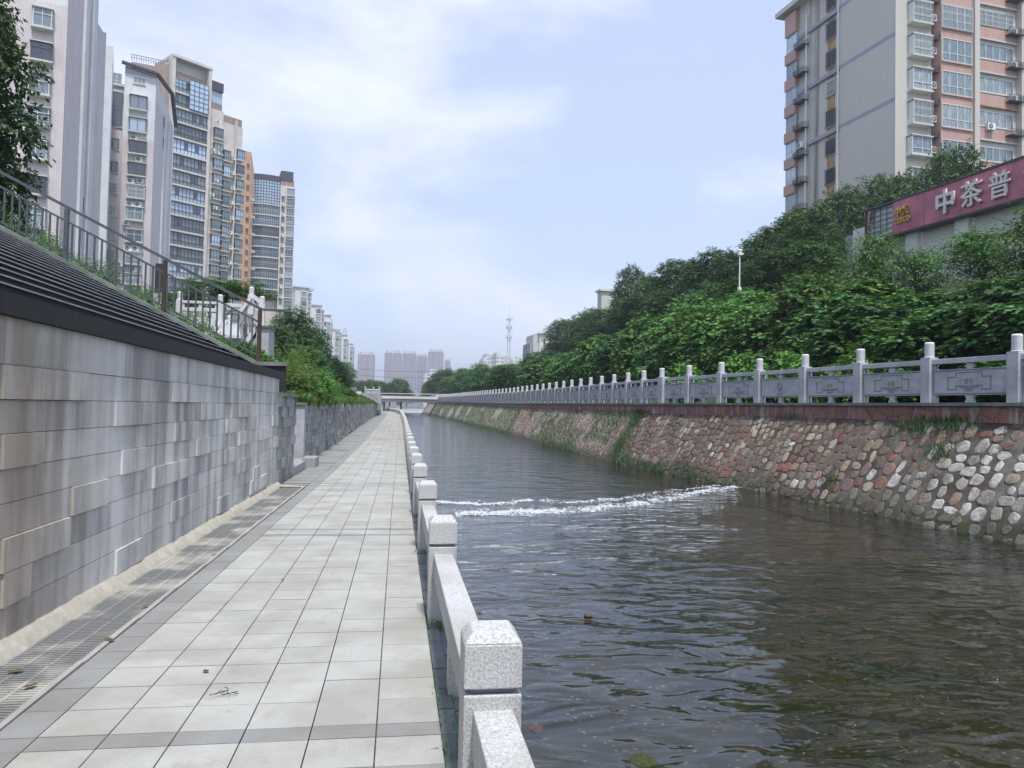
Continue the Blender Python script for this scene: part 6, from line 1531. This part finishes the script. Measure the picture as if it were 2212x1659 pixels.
def bm(p, q, w_, h_, name, mat='marble', dy=0.0):
    a, b = XM(*p), XM(*q); m = MB(); A_ = FM.pt(a[0], dy, a[1])-l; B_ = FM.pt(b[0], dy, b[1])-l; m.beam(A_, B_, w_, h_); return m.build(name, M[mat], rs2)
bm((1545, 1310), (1640, 1205), .30, .09, 'side_slab'); bm((1725, 1155), (1815, 1035), .30, .10, 'sloping_coping'); bm((1640, 1330), (1812, 1090), .14, .09, 'handrail', dy=-.12); bm((1815, 1020), (1895, 1085), .16, .12, 'handrail'); bm((1815, 1080), (1895, 1150), .14, .10, 'lower_rail')
bm((1560, 1080), (1730, 1085), .14, .10, 'landing_rail', dy=-.3); bm((1760, 1400), (1880, 1230), .45, .12, 'stair_flank', dy=.1)
for k in range(7):
    x = 1665+k*24; y = 1330-k*30; a = XM(x, y+10); fb(rs2, FM, a[0]-.02, a[0]+.03, a[1]-.45, a[1]+.1, 'marble', -.1, 'baluster', .05)
for k in range(6): a = XM(1395+k*10, 1228+k*17); fb(rs2, FM, a[0], a[0]+1.3, a[1]-.11, a[1]-.005*k, 'marble', .3+.13*k, 'step', .5)
a = XM(1640, 1250); fb(rs2, FM, a[0], XM(1880, 1200)[0], a[1]-1.3, a[1]+.15, 'marble', -.3, 'flank_wall', .4)
rw2 = empty('grey_slab_wall', FM.pt(XM(1910, 1300)[0], .3, 2), 'plain grey stone slab wall closing the white stair above the low end of the railing', 'wall')
fb(rw2, FM, XM(1860, 1300)[0], XM(1948, 1300)[0], 1.5, XM(1920, 1262)[1], 'pale_carved', .35, 'slab', 1.2); fb(rw2, FM, XM(1850, 1300)[0], XM(1955, 1300)[0], XM(1920, 1262)[1]+.003, XM(1920, 1248)[1], 'cap_grey', .42, 'cap', 1.35)
s, z = XM(1205, 1150); rp2 = empty('gate_pillar', FM.pt(s, .8, z), 'square pillar, dark grey above and pale cream below, behind the second railing post', 'pillar')
zt2, zm2 = XM(1205, 830)[1], XM(1205, 1035)[1]; fb(rp2, FM, s-.16, s+.14, z-1, zm2, 'cream', .9, 'base', .3); fb(rp2, FM, s-.13, s+.11, zm2+.002, zt2, 'metal_rust', .87, 'shaft', .24)
# carved terrace and kerbs far along the left bank
FT2 = Face(plan(c5(750, 0)[0], 68), (1, .1)); rt2 = empty('carved_terrace', FT2.pt(2, 0, 2), 'grey carved terrace wall with a fretted parapet half way to the bridge', 'terrace')
def XT(x, y): return FT2.sz(*c5(x, y))
a, b = XT(740, 920)[0], XT(918, 920)[0]
fb(rt2, FT2, a-2, b-.1, 1, XT(850, 908)[1], 'far_blocks', 0, 'wall', 3); fb(rt2, FT2, a-2.2, b+.1, XT(850, 908)[1]+.005, XT(850, 903)[1]+.12, 'cap_grey', .2, 'coping', 3.3)
zt_, zb_ = XT(850, 842)[1], XT(850, 900)[1]+.15
fb(rt2, FT2, a-2, b, zt_-.15, zt_, 'pale_carved', .15, 'top_rail', .2); fb(rt2, FT2, a-2, b, zb_, zb_+(zt_-zb_)*.62, 'pale_carved', .1, 'panel', .12); fb(rt2, FT2, XT(790, 880)[0], XT(850, 880)[0], zb_+(zt_-zb_)*.35, zb_+(zt_-zb_)*.5, 'groove', .13, 'fret', .02); fb(rt2, FT2, XT(808, 880)[0], XT(832, 880)[0], zb_+(zt_-zb_)*.15, zb_+(zt_-zb_)*.6, 'groove', .125, 'fret', .02)
for q in (a-.5, (a+b)/2, b-.22): fb(rt2, FT2, q, q+.22, zb_-.01, zt_+.15, 'pale_carved', .2, 'post', .25)
FT3 = Face(plan(c5(965, 0)[0], 108), (1, .0)); rt3 = empty('landing_balustrade', FT3.pt(2, 0, 2), 'small pale balustrade with end posts at the left end of the bridge', 'balustrade')
def XU(x, y): return FT3.sz(*c5(x, y))
a, b = XU(965, 980)[0], XU(1080, 980)[0]; zt_, zb_ = XU(1020, 958)[1], XU(1020, 990)[1]
fb(rt3, FT3, a, b, zt_-.15, zt_, 'white_paint', .1, 'top_rail', .2); fb(rt3, FT3, a, b, zb_, zb_+(zt_-zb_)*.6, 'pale_carved', .05, 'panel', .12); fb(rt3, FT3, a-6, b+.1, .3, zb_-.01, 'far_blocks', .3, 'base_wall', 4)
for q in (a, (a+b)/2, b-.25): fb(rt3, FT3, q, q+.25, zb_, zt_+.35, 'pale_carved', .16, 'post', .3)
m = MB(); A_ = FT2.pt(XT(918, 985)[0], 0, XT(918, 985)[1]); B_ = FT3.pt(XU(1075, 1058)[0], .8, XU(1075, 1060)[1]); m.beam(A_, B_, .5, .28); kb = m.build('slope_kerb', M['white_paint']); tag(kb, 'pale sloping kerb running down the grass bank towards the bridge', 'kerb')

# ---------------------------------------------------------------- poles, mast, cables
def pole(name, px, D, y0, y1, r, label, cat, mat='white_paint', base=None):
    p1 = P(px, y0, D); p0 = P(px, y1, D); o = empty(name, (p1.x, p1.y, p0.z if base is None else base), label, cat); h = p1.z-o.location.z
    m = MB(); m.tube((0, 0, 0), (0, 0, h), r, r*.7, 10); m.build('shaft', M[mat], o); return o, h
o, h = pole('lamp_pole', 1598, 44, 552, 650, .042, 'slim white pole with a small camera head rising out of the young trees', 'pole')
m = MB(); m.box(-.10, .10, -.10, .10, h+.01, h+.28); m.taper(-.13, .13, -.13, .13, h+.282, h+.36, .05); m.box(.11, .22, -.05, .05, h+.05, h+.15); m.build('camera_head', M['frame_white'], o)
m = MB(); m.box(-.09, .09, -.09, .09, h*.18, h*.18+.3); m.build('junction_box', M['frame_white'], o)
pm_ = P(1101, 655, 520); pb_ = P(1101, 800, 520); o = empty('telecom_mast', (pm_.x, pm_.y, 5), 'slender telecom mast with clusters of antennas in front of the pale sky', 'mast'); H = pm_.z-5
def lattice(z0, z1, w0, w1, n, name):
    m = MB()
    for i in range(n):
        a, b = i/n, (i+1)/n; wa, wb = w0+(w1-w0)*a, w0+(w1-w0)*b; za, zb = z0+(z1-z0)*a, z0+(z1-z0)*b
        for sx, sy in ((1, 1), (1, -1), (-1, -1), (-1, 1)):
            m.beam((wa*sx, wa*sy, za), (wb*sx, wb*sy, zb), .30, .30); m.beam((wa*sx, wa*sy, za), (wb*sy*-1 if sx == sy else wb*sx, wb*sx if sx == sy else -wb*sy, zb), .14, .14)
    return m.build(name, M['frame_white'], o)
lattice(0, H*.80, 1.3, .6, 16, 'lattice_shaft'); m = MB(); m.tube((0, 0, H*.8), (0, 0, H), .3, .12, 8); m.build('tip', M['frame_white'], o)
for f in (.845, .76, .66):
    z = H*f; m = MB()
    for k in range(6): a = k*math.pi/3; m.box(1.9*math.cos(a)-.25, 1.9*math.cos(a)+.25, 1.9*math.sin(a)-.2, 1.9*math.sin(a)+.2, z-1.3, z+1.3)
    m.lathe([(1.7, z-.3), (2.0, z-.1), (1.7, z)], n=12); m.build('antenna_ring', M['frame_white'], o)
o, h = pole('street_lamp', c5(1770, 0)[0], 165, c5(0, 870)[1], c5(0, 960)[1], .12, 'double-armed white street lamp in front of the far right trees', 'street lamp')
for sx in (-1, 1): m = MB(); m.beam((0, 0, h-.1), (sx*1.1, 0, h+.5), .1, .1); m.box(min(sx*.9, sx*1.7), max(sx*.9, sx*1.7), -.15, .15, h+.55, h+.68); m.build('lamp_arm', M['frame_white'], o)
o, h = pole('utility_pole', c5(1672, 0)[0], 150, c5(0, 812)[1], c5(0, 960)[1], .14, 'pale utility pole left of the double-armed street lamp', 'pole')
m = MB()
for k in range(3): m.box(-.7, .7, -.06, .06, h-.3-k*.5, h-.2-k*.5)
m.build('cross_arm', M['shop_grey'], o)
for k, (ya, yb, lab) in enumerate(((812, 818, 'upper thin cable crossing the sky above the bridge'), (855, 862, 'middle thin cable crossing above the bridge'), (935, 943, 'lower thin cable crossing just above the bridge railing'))):
    A_ = P(c5(920, 0)[0], c5(0, ya)[1], 150); B_ = P(c5(1672, 0)[0], c5(0, yb)[1], 150); m = MB()
    for i in range(12):
        t0, t1 = i/12, (i+1)/12; f = lambda t: A_.lerp(B_, t)-Vector((0, 0, 1.0*(t*(1-t))*2)); m.tube(f(t0), f(t1), .035, n=4, cap=False)
    tag(m.build('overhead_cable', M['roof_dark']), lab, 'cable')

# ---------------------------------------------------------------- litter on the paving, things in the water
def onp(px, py, z=0.0):
    r = ray(px, py)
    for _ in range(4): k = (z-EYE)/r.z; z = zpath(r.y*k)
    return Vector((r.x*k, r.y*k, z+.004))
def c4(x, y): return ((x/1.8433)/1.8083, (2100+y/1.8433)/1.8083)
m = MB(); q = onp(*c4(1620, 1145)); rr = random.Random(2)
segs = [((-.075, -.03), (-.02, 0)), ((-.02, 0), (.03, .012)), ((-.02, 0), (.005, .035)), ((.005, .035), (.0, .075)), ((0, .075), (-.02, .09)), ((.03, .012), (.07, .004)), ((.03, .012), (.06, .03)), ((-.045, -.015), (-.03, .02)), ((.01, .004), (.03, -.02)), ((.0, .04), (-.035, .045))]
for (a, b), (c, d) in segs: m.tube((a, b, .006+rr.random()*.012), (c, d, .006+rr.random()*.015), .0022, n=5)
tag(m.build('dry_twig', M['bark'], None, q), 'small branching dry twig lying on the pale tiles', 'twig')
M['dry_leaf'] = simple('dry_leaf', (.10, .07, .04), .9, .3, 30)
for i, (x, y, s, lab) in enumerate([(1480, 972, .022, 'thin dark leaf scrap on the pale tiles left of the twig'), (215, 1080, .035, 'crumpled black leaf on the nearest grate'), (1050, 500, .03, 'brownish leaf on the grate half way along the channel'), (785, 745, .05, 'dried leaf clump at the right edge of the grates'), (2035, 312, .02, 'dark leaf fleck on the tiles far up the path'), (1540, 130, .03, 'black leaf scrap on a far grate'), (115, 970, .04, 'rusty leaf on the cement dust beside the nearest grate')]):
    q = onp(*c4(x, y)); m = MB(); n = 7; pts = [(s*(1+.3*rr.random())*math.cos(k*6.283/n), s*.5*(1+.5*rr.random())*math.sin(k*6.283/n), rr.random()*.008) for k in range(n)]
    m.conn(pts+[(0, 0, .012)], [(k, (k+1) % n, n) for k in range(n)]); tag(m.build('dry_leaf', M['dry_leaf'], None, q+Vector((0, 0, .003)), rr.random()*3), lab, 'leaf')
def onw(px, py, z=-.7):
    r = ray(px, py); k = (z-EYE)/r.z; return Vector((r.x*k, r.y*k, z))
def rock(name, px, py, s, mat, lab, z=-.7, sq=.5, dz=-.02):
    q = onw(px, py, z); m = MB(); vs = []; fs = []; nr, ns = 5, 10
    for i in range(nr+1):
        for j in range(ns):
            th = math.pi*i/nr; ph = 2*math.pi*j/ns; d = Vector((math.sin(th)*math.cos(ph), math.sin(th)*math.sin(ph), math.cos(th)*sq)); vs.append(d*s*(1+.35*noise.noise(d*2.2+Vector((px, 0, 0)))))
    for i in range(nr):
        for j in range(ns): fs.append((i*ns+j, (i+1)*ns+j, (i+1)*ns+(j+1) % ns, i*ns+(j+1) % ns))
    m.conn(vs, fs); return tag(m.build(name, M[mat], None, q+Vector((0, 0, dz)), smooth=True), lab, 'rock')
M['moss'] = simple('moss', (.05, .06, .015), .95, .5, 30, bump=.02); M['brickred'] = simple('wet_red_brick', (.20, .075, .05), .7, .2, 10)
rock('mossy_rock', 1388, 1640, .13, 'moss', 'round mossy rock breaking the surface at the bottom edge', dz=-.05)
rock('river_stone', 1270, 1332, .045, 'stone_plain' if 'stone_plain' in M else 'dry_leaf', 'small brown stone just above the ripples in mid river', dz=.015)
rock('sunken_brick', 1158, 1575, .07, 'brickred', 'reddish brick fragment under water beside the nearest granite post', z=-.95, sq=.4, dz=0)
rock('sunken_brick', 1165, 1418, .035, 'brickred', 'small round red stone under water right of the nearest granite post', z=-.95, sq=.5, dz=0)
rock('sunken_slab', 1105, 1192, .20, 'curb_white', 'pale sunken slab under water below the foam line', z=-.93, sq=.15, dz=0)

# ---------------------------------------------------------------- the hazy air
def haze():
    m = MB(); m.box(-1600, 1700, -320, 3600, -4.2, 118)
    o = m.build('haze', bpy.data.materials.new('haze_air')); mat = o.data.materials[0]; mat.use_nodes = True; t = mat.node_tree; t.nodes.clear()
    v = N(t, 'ShaderNodeVolumePrincipled', Density=HAZE); v.inputs['Color'].default_value = (.82, .88, 1.0, 1); v.inputs['Anisotropy'].default_value = .3
    out = N(t, 'ShaderNodeOutputMaterial'); L(t, v.outputs[0], out.inputs['Volume']); mat.cycles.homogeneous_volume = True
    return tag(o, 'pale bluish haze filling the air over the river and the city', 'haze', kind='stuff')
HAZE = .0006
haze()
